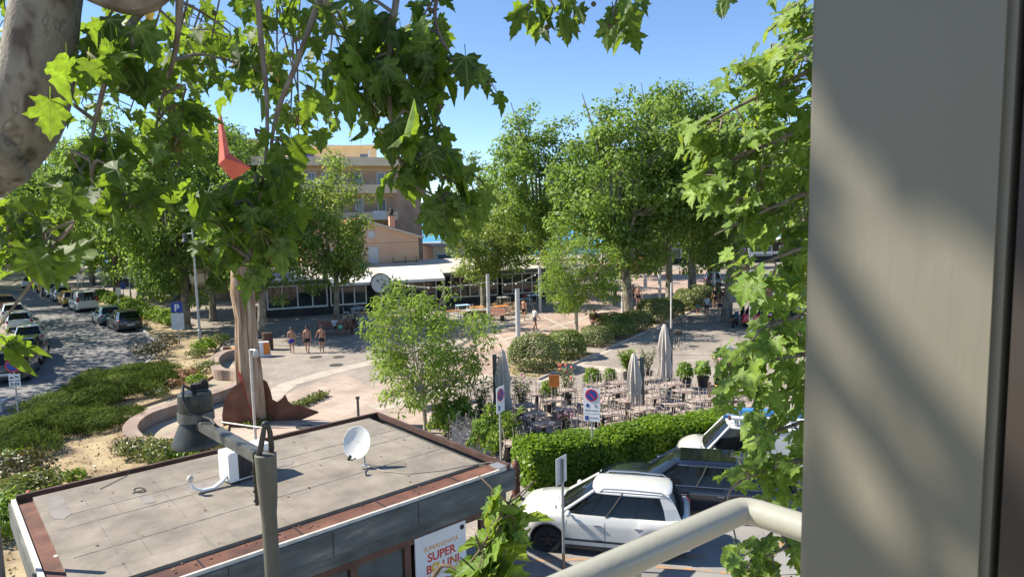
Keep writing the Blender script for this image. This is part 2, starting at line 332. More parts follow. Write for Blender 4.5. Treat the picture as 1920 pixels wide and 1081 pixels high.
def leaf_mesh(name, pos, nrm, tip, size, tmpl, mat, shade, smooth=False, curl=False):
    tv, tf = tmpl; n = len(pos); k = len(tv)
    Rm = frames(nrm, tip)
    TV = np.broadcast_to(tv, (n, k, 3)).copy()
    if curl:
        gc = np.random.default_rng(n); TV[:, :, 2] = TV[:, :, 2] * gc.uniform(-.2, 2.6, n)[:, None] + gc.uniform(-.5, .5, n)[:, None] * TV[:, :, 0] * TV[:, :, 1] + gc.uniform(-.10, .10, (n, k)) * np.abs(TV[:, :, 0]); TV[:, :, 0] *= gc.uniform(.72, 1.08, n)[:, None]; TV[:, :, 0] += gc.uniform(-.12, .12, n)[:, None] * TV[:, :, 1]
    V = np.einsum('nij,nkj->nki', Rm, TV) * size[:, None, None] + pos[:, None, :]
    me = bpy.data.meshes.new(name)
    lens = np.array([len(f) for f in tf]); flat = np.concatenate([np.array(f) for f in tf])
    me.vertices.add(n * k); me.vertices.foreach_set('co', V.reshape(-1).astype(np.float32))
    L = (flat[None, :] + (np.arange(n) * k)[:, None]).reshape(-1)
    me.loops.add(len(L)); me.loops.foreach_set('vertex_index', L.astype(np.int32))
    tot = np.tile(lens, n); st = np.concatenate([[0], np.cumsum(tot)[:-1]])
    me.polygons.add(len(tot)); me.polygons.foreach_set('loop_start', st.astype(np.int32))
    try: me.polygons.foreach_set('loop_total', tot.astype(np.int32))
    except Exception: pass
    me.update(calc_edges=True); me.validate()
    a = me.attributes.new('shade', 'FLOAT', 'FACE')
    sh = np.repeat(shade, len(tf)).astype(np.float32)
    if len(me.polygons) == len(sh): a.data.foreach_set('value', sh)
    if curl and len(me.vertices) == n * k:
        lu = me.attributes.new('luv', 'FLOAT_VECTOR', 'POINT'); lu.data.foreach_set('vector', np.tile(tv.astype(np.float32), (n, 1)).reshape(-1))
    if smooth: me.polygons.foreach_set('use_smooth', [True] * len(me.polygons))
    me.materials.append(mat)
    return me
def rv(g, n):
    v = g.normal(size=(n, 3)); return v / np.linalg.norm(v, axis=1, keepdims=True)
def tree_meshes(seed, H, cr, cb, ncl, per, size, mat, bark, tr=.3, lean=(0, 0), rc=(.8, 1.35), tmpl=KITE, ctop=.55, limbs=6, flat=1.0):
    """crown: ellipsoid of radius cr between heights cb and H, filled by irregular leaf clumps"""
    g = np.random.default_rng(seed); rr = random.Random(seed)
    mid = cb + (H - cb) * ctop; 
    cs = []
    tries = 0
    while len(cs) < ncl and tries < 6000:
        tries += 1
        d = rv(g, 1)[0]; f = g.uniform(.25, 1.0) ** .55
        lob = 1 + .22 * math.sin(3 * math.atan2(d[1], d[0]) + seed) + .18 * math.sin(5 * d[2] + 2 * seed)
        z = mid + d[2] * f * ((H - mid) if d[2] > 0 else (mid - cb)) * min(1.1, lob)
        rad = cr * f * lob
        p = np.array([d[0] * rad + lean[0] * z / H, d[1] * rad * flat + lean[1] * z / H, z])
        if z > H: continue
        if all(np.linalg.norm(p - q) > rc[0] * .62 for q in cs): cs.append(p)
    P = []; Nn = []; T = []; S = []; Sh = []
    for c in cs:
        r = g.uniform(*rc); n = int(per * (r / rc[1]) ** 2 * g.uniform(.6, 1.15))
        d = rv(g, n); f = g.uniform(0, 1, n) ** .45
        q = c + d * (r * f)[:, None] * np.array([1, 1, .72])
        P.append(q); Nn.append(d * .7 + rv(g, n) * .8 + np.array([0, 0, .7])); T.append(d * .6 + rv(g, n) + np.array([0, 0, -.5]))
        S.append(g.uniform(.7, 1.3, n) * size); Sh.append(np.clip(g.uniform(0, 1) * .45 + g.uniform(0, .65, n), 0, 1))
    foliage = leaf_mesh('foliage', np.concatenate(P), np.concatenate(Nn), np.concatenate(T), np.concatenate(S), tmpl, mat, np.concatenate(Sh))
    lx, ly = lean
    def ax(z): return Vector((lx * z / H + .12 * math.sin(z * .7 + seed), ly * z / H + .12 * math.cos(z * .6 + seed * 2), z))
    fork = cb + (H - cb) * .12
    zs = [0, .15, .5, 1.2, fork * .6, fork]
    trunk = MB().tube([ax(z) if z > .6 else Vector((ax(.6).x, ax(.6).y, z)) for z in zs], [tr * 1.5, tr * 1.2, tr * 1.05, tr, tr * .93, tr * .85], 12)
    br = MB()
    heads = []
    for i in range(limbs):
        a = 2 * math.pi * i / limbs + rr.uniform(-.4, .4); z1 = rr.uniform(mid, H * .93 + mid * .07); rad = cr * rr.uniform(.25, .6)
        e = ax(z1) + Vector((math.cos(a) * rad, math.sin(a) * rad, 0)); s0 = ax(fork - .15)
        m1 = s0.lerp(e, .35) + Vector((math.cos(a) * rad * .18, math.sin(a) * rad * .18, -.2)); m2 = s0.lerp(e, .7) + Vector((rr.uniform(-.3, .3), rr.uniform(-.3, .3), .2))
        br.tube([s0, m1, m2, e], [tr * .5, tr * .36, tr * .22, tr * .08], 7); heads += [(m1, tr * .3), (m2, tr * .2), (e, tr * .1), (s0.lerp(m1, .6), tr * .36)]
    for c in cs:
        c = Vector(c); hd = min(heads, key=lambda h: (h[0] - c).length + (3 if h[0].z > c.z else 0))
        mm = hd[0].lerp(c, .5) + Vector((rr.uniform(-.2, .2), rr.uniform(-.2, .2), -.15))
        br.tube([hd[0], mm, c], [min(hd[1] * .55, .05), .025, .012], 5, cap=False)
    return trunk.mesh('trunk', bark, True), br.mesh('limbs', bark, True), foliage
def place_tree(name, meshes, loc, rz, sc, label, cat='tree', group=None):
    t = thing(name, label, cat, loc, rz, group); t.scale = sc if hasattr(sc, '__len__') else (sc, sc, sc)
    for nme, me in zip(('trunk', 'limbs', 'crown'), meshes): mesh_obj(nme, me, None, t)
    return t
def mound_mesh(seed, rx, ry, h, n, size, mat, tmpl=KITE, flatb=.15, up=.3, rough=.16, boxy=2.0, name='foliage'):
    g = np.random.default_rng(seed)
    d = rv(g, n * 2); d = d[d[:, 2] > -.25][:n]; n = len(d)
    ph = g.uniform(0, 6, 6)
    lump = 1 + rough * (np.sin(d[:, 0] * 4 + ph[0]) * np.sin(d[:, 1] * 4.5 + ph[1]) + .7 * np.sin(d[:, 2] * 7 + ph[2]) * np.sin(d[:, 0] * 8 + ph[3]))
    e = 2 / boxy; dd = np.sign(d) * np.abs(d) ** e
    f = lump * (1 - .28 * g.uniform(0, 1, n) ** 2.2)
    P = dd * f[:, None] * np.array([rx, ry, h * .62]) + np.array([0, 0, h * .40]); P[:, 2] = np.maximum(P[:, 2], .03)
    Nn = d + rv(g, n) * .75 + np.array([0, 0, .2]); T = d * .5 + rv(g, n) * .9 + np.array([0, 0, up])
    sh = np.clip(.5 + .3 * np.sin(d[:, 0] * 6 + ph[4]) * np.sin(d[:, 1] * 5 + ph[5]) + g.uniform(-.45, .45, n), 0, 1)
    return leaf_mesh(name, P, Nn, T, g.uniform(.7, 1.35, n) * size, tmpl, mat, sh)
def text_mesh(s, size, depth=.002, bold=0.0, sp=1.0):
    c = bpy.data.curves.new('lettering', 'FONT'); c.body = s; c.size = size; c.extrude = depth; c.offset = bold; c.align_x = 'CENTER'; c.space_character = sp
    o = bpy.data.objects.new('lettering', c); COL.objects.link(o)
    dg = bpy.context.evaluated_depsgraph_get(); dg.update()
    me = bpy.data.meshes.new_from_object(o.evaluated_get(dg)); bpy.data.objects.remove(o); bpy.data.curves.remove(c)
    return me
def put_text(s, size, mat, parent, loc, bold=0.0, rot=None, sx=1.0, name='lettering', sp=1.0):
    me = text_mesh(s, size, .0015, bold, sp); me.materials.clear(); me.materials.append(mat)
    o = mesh_obj(name, me, None, parent); o.location = loc; o.scale = (sx, 1, 1)
    o.rotation_euler = rot if rot is not None else (R(90), 0, 0)
    return o
# ------------------------------------------------------------ people
def skin_mesh(name, pts, edges, radii, mat, root=0, sub=1):
    me = bpy.data.meshes.new(name); me.from_pydata([tuple(p) for p in pts], edges, [])
    o = bpy.data.objects.new(name, me); COL.objects.link(o)
    md = o.modifiers.new('s', 'SKIN'); md.use_smooth_shade = True
    sv = me.skin_vertices[0].data
    for i, r in enumerate(radii):
        sv[i].radius = (r, r) if not hasattr(r, '__len__') else r
        sv[i].use_root = (i == root)
    ss = o.modifiers.new('u', 'SUBSURF'); ss.levels = sub; ss.render_levels = sub
    dg = bpy.context.evaluated_depsgraph_get(); dg.update()
    out = bpy.data.meshes.new_from_object(o.evaluated_get(dg)); bpy.data.objects.remove(o); bpy.data.meshes.remove(me)
    out.name = name; out.materials.clear(); out.materials.append(mat)
    return out
m_skin = M('tanned_skin', (.40, .20, .12), (.46, .235, .145), 4, .55); m_skin2 = M('brown_skin', (.22, .105, .06), (.27, .13, .08), 4, .55)
m_hair = M('dark_hair', (.02, .014, .01), None, rough=.6); m_hairb = M('brown_hair', (.06, .035, .02), None, rough=.6)
def cloth(n, c): return M(n, c, None, rough=.85)
c_blue = cloth('royal_blue_cloth', (.02, .035, .28)); c_black = cloth('black_cloth', (.014, .014, .018)); c_white = cloth('white_cloth', (.66, .66, .68))
c_yellow = cloth('yellow_cloth', (.65, .5, .03)); c_teal = cloth('turquoise_cloth', (.05, .36, .42)); c_pink = cloth('pink_cloth', (.7, .2, .25)); c_navy = cloth('navy_cloth', (.025, .035, .07))
def person(label, loc, rz, h=1.72, stride=.0, armL=(.05, 0), armR=(.05, 0), shorts=c_black, shirt=None, seated=False, skin=m_skin, hair=m_hair, longhair=False, crouch=False, lean=0.0, group=None, longs=False, seat=.45):
    """faces local +Y; arm = (outward, forward) angles; stride in metres of foot separation"""
    t = thing('person', label, 'person', loc, rz, group); k = h / 1.72
    pz = seat + .10 if seated else (.42 if crouch else .92) * k / (1 if seated else 1)
    hip = Vector((0, 0, pz)); J = {}; E = []; Rr = []; P = []
    def add(p, r, par=None):
        P.append(Vector(p)); Rr.append(r)
        if par is not None: E.append((par, len(P) - 1))
        return len(P) - 1
    def up(z, y=0): return Vector((0, y + math.sin(lean) * z * k, pz + math.cos(lean) * z * k))
    i0 = add(hip, (.14 * k, .10 * k)); i1 = add(up(.20), (.125 * k, .088 * k), i0); i2 = add(up(.38), (.155 * k, .105 * k), i1); i3 = add(up(.50), (.09 * k, .07 * k), i2)
    i4 = add(up(.565), (.05 * k, .05 * k), i3); i5 = add(up(.655, .015), (.072 * k, .085 * k), i4); i6 = add(up(.76, .01), (.065 * k, .08 * k), i5)
    add(up(.66, .11), .012 * k, i5)                                        # nose
    for sx in (-1, 1): add(up(.67, .0) + Vector((sx * .082 * k, 0, 0)), .014 * k, i5)   # ears
    shorts_p = []; shirt_arm = []
    for sx, st in ((-1, stride / 2), (1, -stride / 2)):
        hj = hip + Vector((sx * .095 * k, 0, -.07 * k)); 
        if seated: kn = hip + Vector((sx * .13 * k, .42 * k, -.02)); an = Vector((kn.x, kn.y + .05 + st * .3, .08)); 
        elif crouch: kn = hip + Vector((sx * .15 * k, .38 * k, .10)); an = Vector((kn.x, kn.y - .26, .08))
        else:
            an = Vector((sx * .09 * k, st, .075 * k + (.05 if st < -.1 else 0))); kn = hj.lerp(an, .5) + Vector((0, .05 + abs(st) * .12, 0))
        a = add(hj, .092 * k, i0); b = add(hj.lerp(kn, .5), .078 * k, a); c = add(kn, .054 * k, b); d = add(kn.lerp(an, .35) + Vector((0, -.015, 0)), .054 * k, c); e = add(an, .034 * k, d)
        f = add(Vector((an.x, an.y + .05, .045)), .036 * k, e); add(Vector((an.x + sx * .02, an.y + .17 * k, .03)), .026 * k, f)
        shorts_p.append((hj, kn))
    for sx, (ao, af) in ((-1, armL), (1, armR)):
        sh = up(.455) + Vector((sx * .185 * k, 0, 0)); d1 = Vector((sx * math.sin(ao), math.sin(af) * math.cos(ao), -math.cos(af) * math.cos(ao)))
        el = sh + d1 * .29 * k; d2 = (d1 + Vector((-sx * .1, .35, .1))).normalized(); wr = el + d2 * .25 * k
        s_ = add(sh, .052 * k, i2 if False else i3); q = add(el, .037 * k, s_); wv = add(wr, .024 * k, q); pm = add(wr + d2 * .07 * k, (.034 * k, .018 * k), wv)
        sd = d2.cross(Vector((0, 1, .2))).normalized()
        for n_, off in enumerate((-.027, -.009, .009, .027)):
            ln = (.065, .08, .083, .07)[n_] * k
            add(wr + d2 * (.10 * k + ln) + sd * off * k * 1.5 + Vector((0, .02, 0)), .0085 * k, pm)
        add(wr + d2 * .075 * k + Vector((0, .055 * k, 0)), .01 * k, wv)
        shirt_arm.append((sh, el))
    mesh_obj('body', skin_mesh('body', P, E, Rr, skin), None, t)
    # shorts
    p = [hip + Vector((0, 0, .09 * k)), hip]; e = [(0, 1)]; r = [(.145 * k, .112 * k), (.158 * k, .122 * k)]
    for hj, kn in shorts_p:
        n = len(p); p += [hj + Vector((0, 0, -.02)), hj.lerp(kn, .55 if not longs else .95)]; e += [(1, n), (n, n + 1)]; r += [.108 * k, (.105 if not longs else .075) * k]
    mesh_obj('shorts', skin_mesh('shorts', p, e, r, shorts), None, t)
    if shirt is not None:
        p = [up(.0), up(.2), up(.38), up(.485)]; e = [(0, 1), (1, 2), (2, 3)]; r = [(.155 * k, .115 * k), (.142 * k, .104 * k), (.172 * k, .12 * k), (.09 * k, .075 * k)]
        for sh, el in shirt_arm:
            n = len(p); p += [sh, sh.lerp(el, .55)]; e += [(3, n), (n, n + 1)]; r += [.064 * k, .056 * k]
        mesh_obj('shirt', skin_mesh('shirt', p, e, r, shirt), None, t)
    hb = MB(); c = up(.715, -.012); hb.ball(c, (.088 * k, .10 * k, .10 * k), 10, 7)
    if longhair: hb.tube([c + Vector((0, -.05, .02)), c + Vector((0, -.10, -.12)), c + Vector((0, -.09, -.3 * k))], [.075, .085, .05], 8)
    ho = hb.build('hair', hair, t, True)
    return t
# ------------------------------------------------------------ ground, road, paving, sea
def sheet(name, pts, z, mat): 
    return struct(name, MB().poly([(p[0], p[1], z) for p in pts]), mat)
struct('ground', MB().poly([(-400, -60, -.03), (400, -60, -.03), (400, 135, -.03), (-400, 135, -.03)]), m_ground)
struct('sea', MB().poly([(-9000, 134, -1.2), (9000, 134, -1.2), (9000, 16000, -1.2), (-9000, 16000, -1.2)]), m_sea)
sheet('beach', [(-400, 108), (400, 108), (400, 140), (-400, 140)], -.02, M('beach_sand', (.50, .43, .33), (.58, .50, .39), .3, .95, bump=.3))
plaza = [(-9, 3), (60, 3), (60, 107), (-75, 107), (-50, 83), (-27.2, 52.0), (-24.2, 48.6), (-17, 40), (-11, 30), (-9, 20)]
sheet('plaza', plaza, 0, m_cobble)
road_R = [(-17.6, 8), (-18.6, 18), (-19.9, 27.5), (-21.0, 38.0), (-22.8, 44.5), (-25.8, 47.8), (-27.2, 50.2), (-31.0, 54.5), (-37.6, 62.5), (-42.5, 69), (-50, 77), (-60, 85), (-90, 103)]
road_L = [(-34, 8), (-31.5, 18), (-30.2, 27.5), (-30.2, 36), (-33.0, 44), (-37.5, 51), (-43.8, 59), (-51, 68), (-58, 75), (-68, 83), (-100, 106)]
sheet('road', road_R + road_L[::-1], .004, m_asph)
sheet('gutter_strip', [(x + 1.9, y - .6) for x, y in road_L[:9]] + [(x + 1.55, y - .6) for x, y in road_L[:9]][::-1], .009, M('gutter_concrete', (.24, .24, .235), (.30, .30, .29), 1.5, .9))
lot = [(-6, 3), (60, 3), (60, 23.4), (8.6, 23.4), (.2, 20.0), (-1.2, 16), (-5, 13), (-12, 8), (-12, 3)]
sheet('parking_lot', lot, .004, m_lot)
m_omark = M('orange_road_paint', (.46, .22, .07), (.25, .22, .19), 5, .95, lo=.40, hi=.58)
bm_ = MB()
for c, a, l in (((2.3, 15.2), 0, 4.2), ((5.4, 14.3), -.22, 4.6), ((6.5, 15.9), .9, 3.2), ((.6, 13.6), -.22, 2.6), ((3.4, 12.2), .75, 5.0)):
    bm_.box((c[0], c[1], .010), (l, .11, .002), a)
struct('parking_marking', bm_, m_omark)
sheet('asphalt_patch', [tuple(G(*p)[:2]) for p in ((985, 1000), (1075, 1042), (1040, 1085), (960, 1075))], .0085, m_patch)
# pink plaza panels and pale stone bands
pinkA = [tuple(G(*p)[:2]) for p in ((505, 748), (640, 700), (690, 720), (760, 700), (830, 735), (800, 800), (640, 905), (330, 985), (250, 900), (430, 790))]
sheet('pink_paving', pinkA, .004, m_pink2)
pinkB = [tuple(G(*p)[:2]) for p in ((945, 700), (1320, 553), (1345, 505), (1205, 505), (1110, 556), (1000, 597), (880, 640), (828, 688), (838, 716))]
sheet('pink_paving', pinkB, .004, m_pink)
def band(pts, wd, z=.009):
    P = [Vector((p[0], p[1], 0)) for p in pts]; l = []; r = []
    for i, p in enumerate(P):
        t = (P[min(i + 1, len(P) - 1)] - P[max(0, i - 1)]).normalized(); n = Vector((-t.y, t.x, 0))
        l.append(p + n * wd / 2); r.append(p - n * wd / 2)
    mb = MB()
    for i in range(len(P) - 1): mb.poly([(*l[i][:2], z), (*r[i][:2], z), (*r[i + 1][:2], z), (*l[i + 1][:2], z)])
    return struct('paving_band', mb, m_stripe)
def gp(*pp): return [tuple(G(*p)[:2]) for p in pp]
band(gp((470, 772), (540, 720), (600, 703), (650, 690), (730, 672)), 1.0)
band(gp((925, 704), (860, 722), (800, 742), (700, 765)), 1.1)
band(gp((1000, 594), (880, 632), (832, 655)), .55); band(gp((832, 662), (930, 640), (1085, 600), (1190, 560)), .45, .0095)
band(gp((925, 621), (1000, 690)), .25, .010); band(gp((1020, 594), (1140, 655)), .25, .010); band(gp((885, 668), (985, 670)), .3, .010); band(gp((1120, 585), (1215, 590)), .25, .010)
band(gp((1050, 684), (1110, 688), (1190, 698)), 1.0); band(gp((1140, 645), (1200, 640), (1245, 618)), 1.2); band(gp((1010, 716), (1095, 680), (1150, 652), (1265, 600), (1330, 566)), .35, .0095)
sheet('coastal_road', gp((1240, 498), (1345, 492), (1420, 452), (1250, 455)), .006, M('far_asphalt', (.24, .235, .225), (.29, .285, .27), .3, .9))
# kerbs
def kerb(pts, wd=.16, h=.12, mat=None, name='kerb'):
    mb = MB(); P = [Vector((p[0], p[1], 0)) for p in pts]; vs = []; fs = []
    for i, p in enumerate(P):
        t = (P[min(i + 1, len(P) - 1)] - P[max(0, i - 1)]).normalized(); n = Vector((-t.y, t.x, 0)) * wd / 2
        vs += [p + n, p + n + Vector((0, 0, h)), p - n + Vector((0, 0, h)), p - n]
    for i in range(len(P) - 1):
        a = 4 * i; fs += [(a, a + 1, a + 5, a + 4), (a + 1, a + 2, a + 6, a + 5), (a + 2, a + 3, a + 7, a + 6)]
    fs += [(0, 1, 2, 3), (4 * len(P) - 4, 4 * len(P) - 3, 4 * len(P) - 2, 4 * len(P) - 1)]
    mb.add(vs, fs); return struct(name, mb, mat or m_kerb)
kerb(road_R[:-1]); kerb([(x + 0, y) for x, y in road_L])
# planting ground between road and plaza (raised earth)
bed = road_R[1:7] + [(-27.4, 52.3), (-24.6, 50.3), (-21.5, 49.5)] + gp((420, 640), (395, 672), (410, 700), (350, 735), (260, 765), (238, 800), (310, 832), (430, 800)) + [(-9, 19), (-9, 9), (-17, 9)]
struct('planting_bed', MB().prism([(x + (.1 if i < 6 else 0), y) for i, (x, y) in enumerate(bed)], -.02, .09), m_earth)
hb_ = [(-27.3, 52.2), (-31.2, 55.8), (-38, 63.6), (-43.4, 70.4), (-51, 78.5), (-50, 80), (-42, 71.6), (-36.6, 64.6), (-29.8, 56.6), (-25.8, 53.2)]
struct('hedge_strip_bed', MB().prism(hb_, -.02, .10), m_earth)
# beds under the clipped bushes
ROW = Vector((.52, .854, 0)).normalized(); RN = Vector((ROW.y, -ROW.x, 0)); R0 = Vector((.55, 34.4, 0))
for a, b, wl, wr in ((-1.0, 6.2, 1.5, 1.35), (7.2, 19.5, 1.4, 1.3), (20.3, 31, 1.4, 1.3)):
    q = [R0 + ROW * a - RN * wl, R0 + ROW * a + RN * wr, R0 + ROW * b + RN * wr, R0 + ROW * b - RN * wl]
    struct('bush_bed', MB().prism([(p.x, p.y) for p in q], -.01, .06), m_earth)
    kerb([(p.x, p.y) for p in q + [q[0]]], .12, .10, m_stripe, 'bed_kerb')
# ------------------------------------------------------------ brick serpentine wall
def sweep_wall(path, wd, h):
    P = [Vector((*p, 0)) for p in path]
    S = []
    for i in range(len(P) - 1):
        p0, p1, p2, p3 = P[max(0, i - 1)], P[i], P[i + 1], P[min(len(P) - 1, i + 2)]
        for k in range(6):
            t = k / 6; S.append(.5 * ((2 * p1) + (-p0 + p2) * t + (2 * p0 - 5 * p1 + 4 * p2 - p3) * t * t + (-p0 + 3 * p1 - 3 * p2 + p3) * t ** 3))
    S.append(P[-1]); vs = []; fs = []
    for i, p in enumerate(S):
        t = (S[min(i + 1, len(S) - 1)] - S[max(0, i - 1)]).normalized(); n = Vector((-t.y, t.x, 0)) * wd / 2
        vs += [p + n, p + n + Vector((0, 0, h)), p - n + Vector((0, 0, h)), p - n]
    for i in range(len(S) - 1):
        a = 4 * i; fs += [(a, a + 1, a + 5, a + 4), (a + 1, a + 2, a + 6, a + 5), (a + 2, a + 3, a + 7, a + 6)]
    fs += [(0, 1, 2, 3), (4 * len(S) - 4, 4 * len(S) - 3, 4 * len(S) - 2, 4 * len(S) - 1)]
    return MB().add(vs, fs)
wp = gp((455, 668), (420, 674), (402, 690), (412, 708), (445, 712), (455, 728), (420, 748), (345, 772), (275, 796), (246, 822), (262, 846), (310, 858), (350, 858))
tag(sweep_wall(wp, .5, .5).build('brick_wall', m_brickwall), 'low winding brick wall edging the planting bed beside the driftwood sculpture', 'wall')
sheet('wall_floor', gp((300, 815), (410, 770), (440, 800), (330, 850)), .012, m_pink2)
# ------------------------------------------------------------ kiosk
h_ = 4.85; ZR = CAM.z - h_
A = G(50, 925, ZR); B = G(712, 772, ZR); C_ = G(945, 868, ZR); Dk = A + (C_ - B)
ux = (B - A).normalized(); uy = (C_ - B); uy = (uy - ux * uy.dot(ux)).normalized(); KL = (B - A).length - .10; KW = (C_ - B).length - .12
# kiosk local frame: origin at A, +x along ux, -y along uy (towards the camera)
kio = thing('kiosk', 'low flat roofed kiosk with grey felt roof, rusty gutter and dark brown walls', 'kiosk', (A.x, A.y, 0), math.atan2(ux.y, ux.x))
MB().box((KL / 2 - .1, -KW / 2 + .1, ZR - .15), (KL - .35, KW - .45, .20)).build('roof', m_felt, kio)
MB().box((KL / 2 - .15, -KW / 2 + .15, (ZR - .36) / 2), (KL - 1.0, KW - 1.0, ZR - .36)).build('wall', m_brownw, kio)
g_ = MB()
gy = -KW + .04
g_.box((KL / 2, gy + .05, ZR - .115), (KL + .10, .36, .03)); g_.box((.0, -KW / 2, ZR - .12), (.36, KW - .4, .03))
g_.build('gutter', m_rust, kio)
for x in (1.6, 3.1, 4.6, 6.2): MB().box((x, gy + .05, ZR - .097), (.02, .35, .012)).build('gutter_joint', m_dark, kio)
e_ = MB(); e_.box((KL / 2, gy - .15, ZR - .125), (KL + .42, .045, .06)); e_.box((-.20, -KW / 2 - .02, ZR - .115), (.07, KW + .22, .09)); e_.build('roof_edge', m_lip, kio)
MB().box((KL + .10, -KW / 2, ZR - .09), (.07, KW + .30, .12)).build('roof_edge', m_brownw, kio); MB().box((KL / 2 - .03, .12, ZR - .085), (KL + .25, .07, .12)).build('roof_edge', m_brownw, kio)
fz = ZR - .365
f_ = MB(); f_.box((KL / 2, gy - .19, fz), (KL + .5, .05, .42)); f_.box((KL + .17, -KW / 2, fz + .04), (.04, KW + .32, .36)); f_.box((KL / 2, .17, fz + .05), (KL + .34, .03, .36)); f_.box((-.255, -KW / 2, fz), (.04, KW + .3, .42))
f_.build('fascia', m_fascia, kio)
MB().box((KL / 2, gy - .02, fz - .32), (KL + .16, .18, .30)).build('lower_fascia', m_fascia, kio)
for x in (1.9, 3.55, 5.2): MB().box((x, gy - .2165, fz), (.012, .006, .41)).build('fascia_joint', m_dark, kio)
MB().box((KL + .02, gy - .02, ZR - .26), (.30, .30, .40)).build('downpipe_box', m_galv, kio)
fy = -KW + .35 + .0      # front wall plane (towards camera is -y)
wf = MB(); 
for x in (.9, 2.55, 4.15, 5.25, KL - .22): wf.box((x, fy + .02, 1.05), (.13, .10, 2.1))
wf.box((KL / 2, fy + .02, 2.18), (KL - .6, .12, .42)); wf.box((KL / 2, fy + .02, .15), (KL - .6, .12, .3))
wf.build('wall_frame', M('red_brown_frame', (.10, .045, .03), (.15, .075, .05), 3, .7), kio)
for x, wd in ((1.7, 1.4), (3.35, 1.4), (4.7, .92)): MB().box((x, fy + .05, 1.12), (wd, .05, 1.68)).build('panel', m_slate, kio)
# roof seams
sm = MB(); zs = ZR - .048
for x in (.75, 1.9, 3.05, 4.2, 5.35, 6.5): sm.box((x, -KW / 2 + .05, zs), (.010, KW - .6, .004), rnd.uniform(-.012, .012))
for y in (-1.45, -2.05, -3.3): sm.box((KL / 2, y, zs + .001), (KL - .45, .02, .004), .015)
sm.build('felt_seam', m_seam, kio)
for c, s in (((2.6, -1.78), (.8, .42)), ((3.7, -1.72), (1.3, .40)), ((.35, -1.0), (.3, 1.3)), ((1.6, -1.75), (.22, .45))):
    q = []; n_ = 16
    for k in range(n_):
        a = 2 * math.pi * k / n_; r_ = rnd.uniform(.82, 1.0); sx = abs(math.cos(a)) ** .4 * math.copysign(1, math.cos(a)); sy = abs(math.sin(a)) ** .4 * math.copysign(1, math.sin(a))
        q.append((c[0] + sx * s[0] / 2 * r_, c[1] + sy * s[1] / 2 * r_, zs + .0035))
    MB().poly(q).build('bitumen_stain', m_patch, kio)
def roofpt(px, py, dz=0): return G(px, py, ZR - .05) + Vector((0, 0, dz))
# poster with lettering
pos = thing('advertising_poster', 'white poster with orange and red SUPER BOLLINI lettering on the kiosk wall', 'poster', kio.matrix_basis @ Vector((5.98, fy - .045, 1.12)), math.atan2(ux.y, ux.x))
kmat = Matrix.Translation((A.x, A.y, 0)) @ Matrix.Rotation(math.atan2(ux.y, ux.x), 4, 'Z')
pos.location = kmat @ Vector((5.98, fy - .05, 1.12))
MB().box((0, 0, 0), (1.18, .03, 1.9)).build('board', m_white, pos)
m_to = M('orange_print', (.80, .36, .06), None, rough=.6); m_tr = M('red_print', (.62, .07, .035), None, rough=.6); m_ty = M('yellow_print', (.85, .5, .08), None, rough=.6)
put_text('SUPERNOVITÀ', .125, m_to, pos, (0, -.018, .62), .001)
put_text('SUPER', .235, m_tr, pos, (0, -.018, .40), .006)
put_text('B', .235, m_tr, pos, (-.30, -.018, .17), .006); put_text('LLINI', .235, m_tr, pos, (.155, -.018, .17), .006)
fl = MB()
for k in range(8):
    a = 2 * math.pi * k / 8; fl.lathe([(.034, 0), (.034, .003)], 10, (-.155 + .068 * math.cos(a), -.017, .253 + .068 * math.sin(a)), Matrix.Rotation(R(90), 3, 'X'))
fl.build('flower_mark', m_ty, pos)
put_text('PER SUPERCOLLEZIONISTI', .075, m_to, pos, (0, -.018, .075), 0, sx=.82)
MB().lathe([(.34, 0), (.34, .004)], 36, (.02, -.016, -.36), Matrix.Rotation(R(90), 3, 'X')).build('red_disc', m_tr, pos)
put_text('COMPLETATI LA', .06, m_ty, pos, (.02, -.0215, -.19), .001); put_text('TUTTE LE TUE', .052, m_white, pos, (.02, -.0215, -.26), .001); put_text('EMOZIONI', .052, m_white, pos, (.02, -.0215, -.325), .001)
MB().box((.02, -.0215, -.50), (.34, .004, .16)).box((-.06, -.024, -.50), (.10, .004, .10)).build('white_box_mark', m_white, pos)
MB().lathe([(.05, 0), (.05, .012)], 20, (.50, -.015, .84), Matrix.Rotation(R(90), 3, 'X')).build('dark_knob', m_dark, pos)
# air conditioner on the roof
p = roofpt(470, 898); ac = thing('air_conditioner', 'white air conditioner outdoor unit standing on the kiosk roof behind the lamp pole', 'air conditioner', p + Vector((-.28, -.1, 0)), R(48))
MB().box((.28, .06, .33), (.86, .44, .56)).build('casing', m_white, ac, False, .015)
MB().lathe([(.20, 0), (.20, .012), (.03, .014)], 24, (.30, -.161, .33), Matrix.Rotation(R(90), 3, 'X')).build('fan_grille', m_dark, ac)
MB().box((.28, -.163, .33), (.50, .006, .50)).build('front_panel', m_dark, ac)
MB().box((0, 0, .025), (.08, .36, .05)).build('foot', m_dark, ac); MB().box((.56, 0, .025), (.08, .36, .05)).build('foot', m_dark, ac)
pp_ = [(-.15, -.05, .18), (-.26, -.08, .10), (-.42, -.10, .04), (-.62, -.06, .04), (-.76, 0, .12), (-.80, 0, .26), (-.76, 0, .30)]
MB().tube(pp_, .03, 8).tube([(q[0], q[1] + .06, q[2]) for q in pp_[:-2]], .018, 8).build('insulated_pipe', m_white, ac, True)
MB().ball((-.80, 0, .30), (.06, .05, .07)).build('pipe_end', m_lip, ac, True)
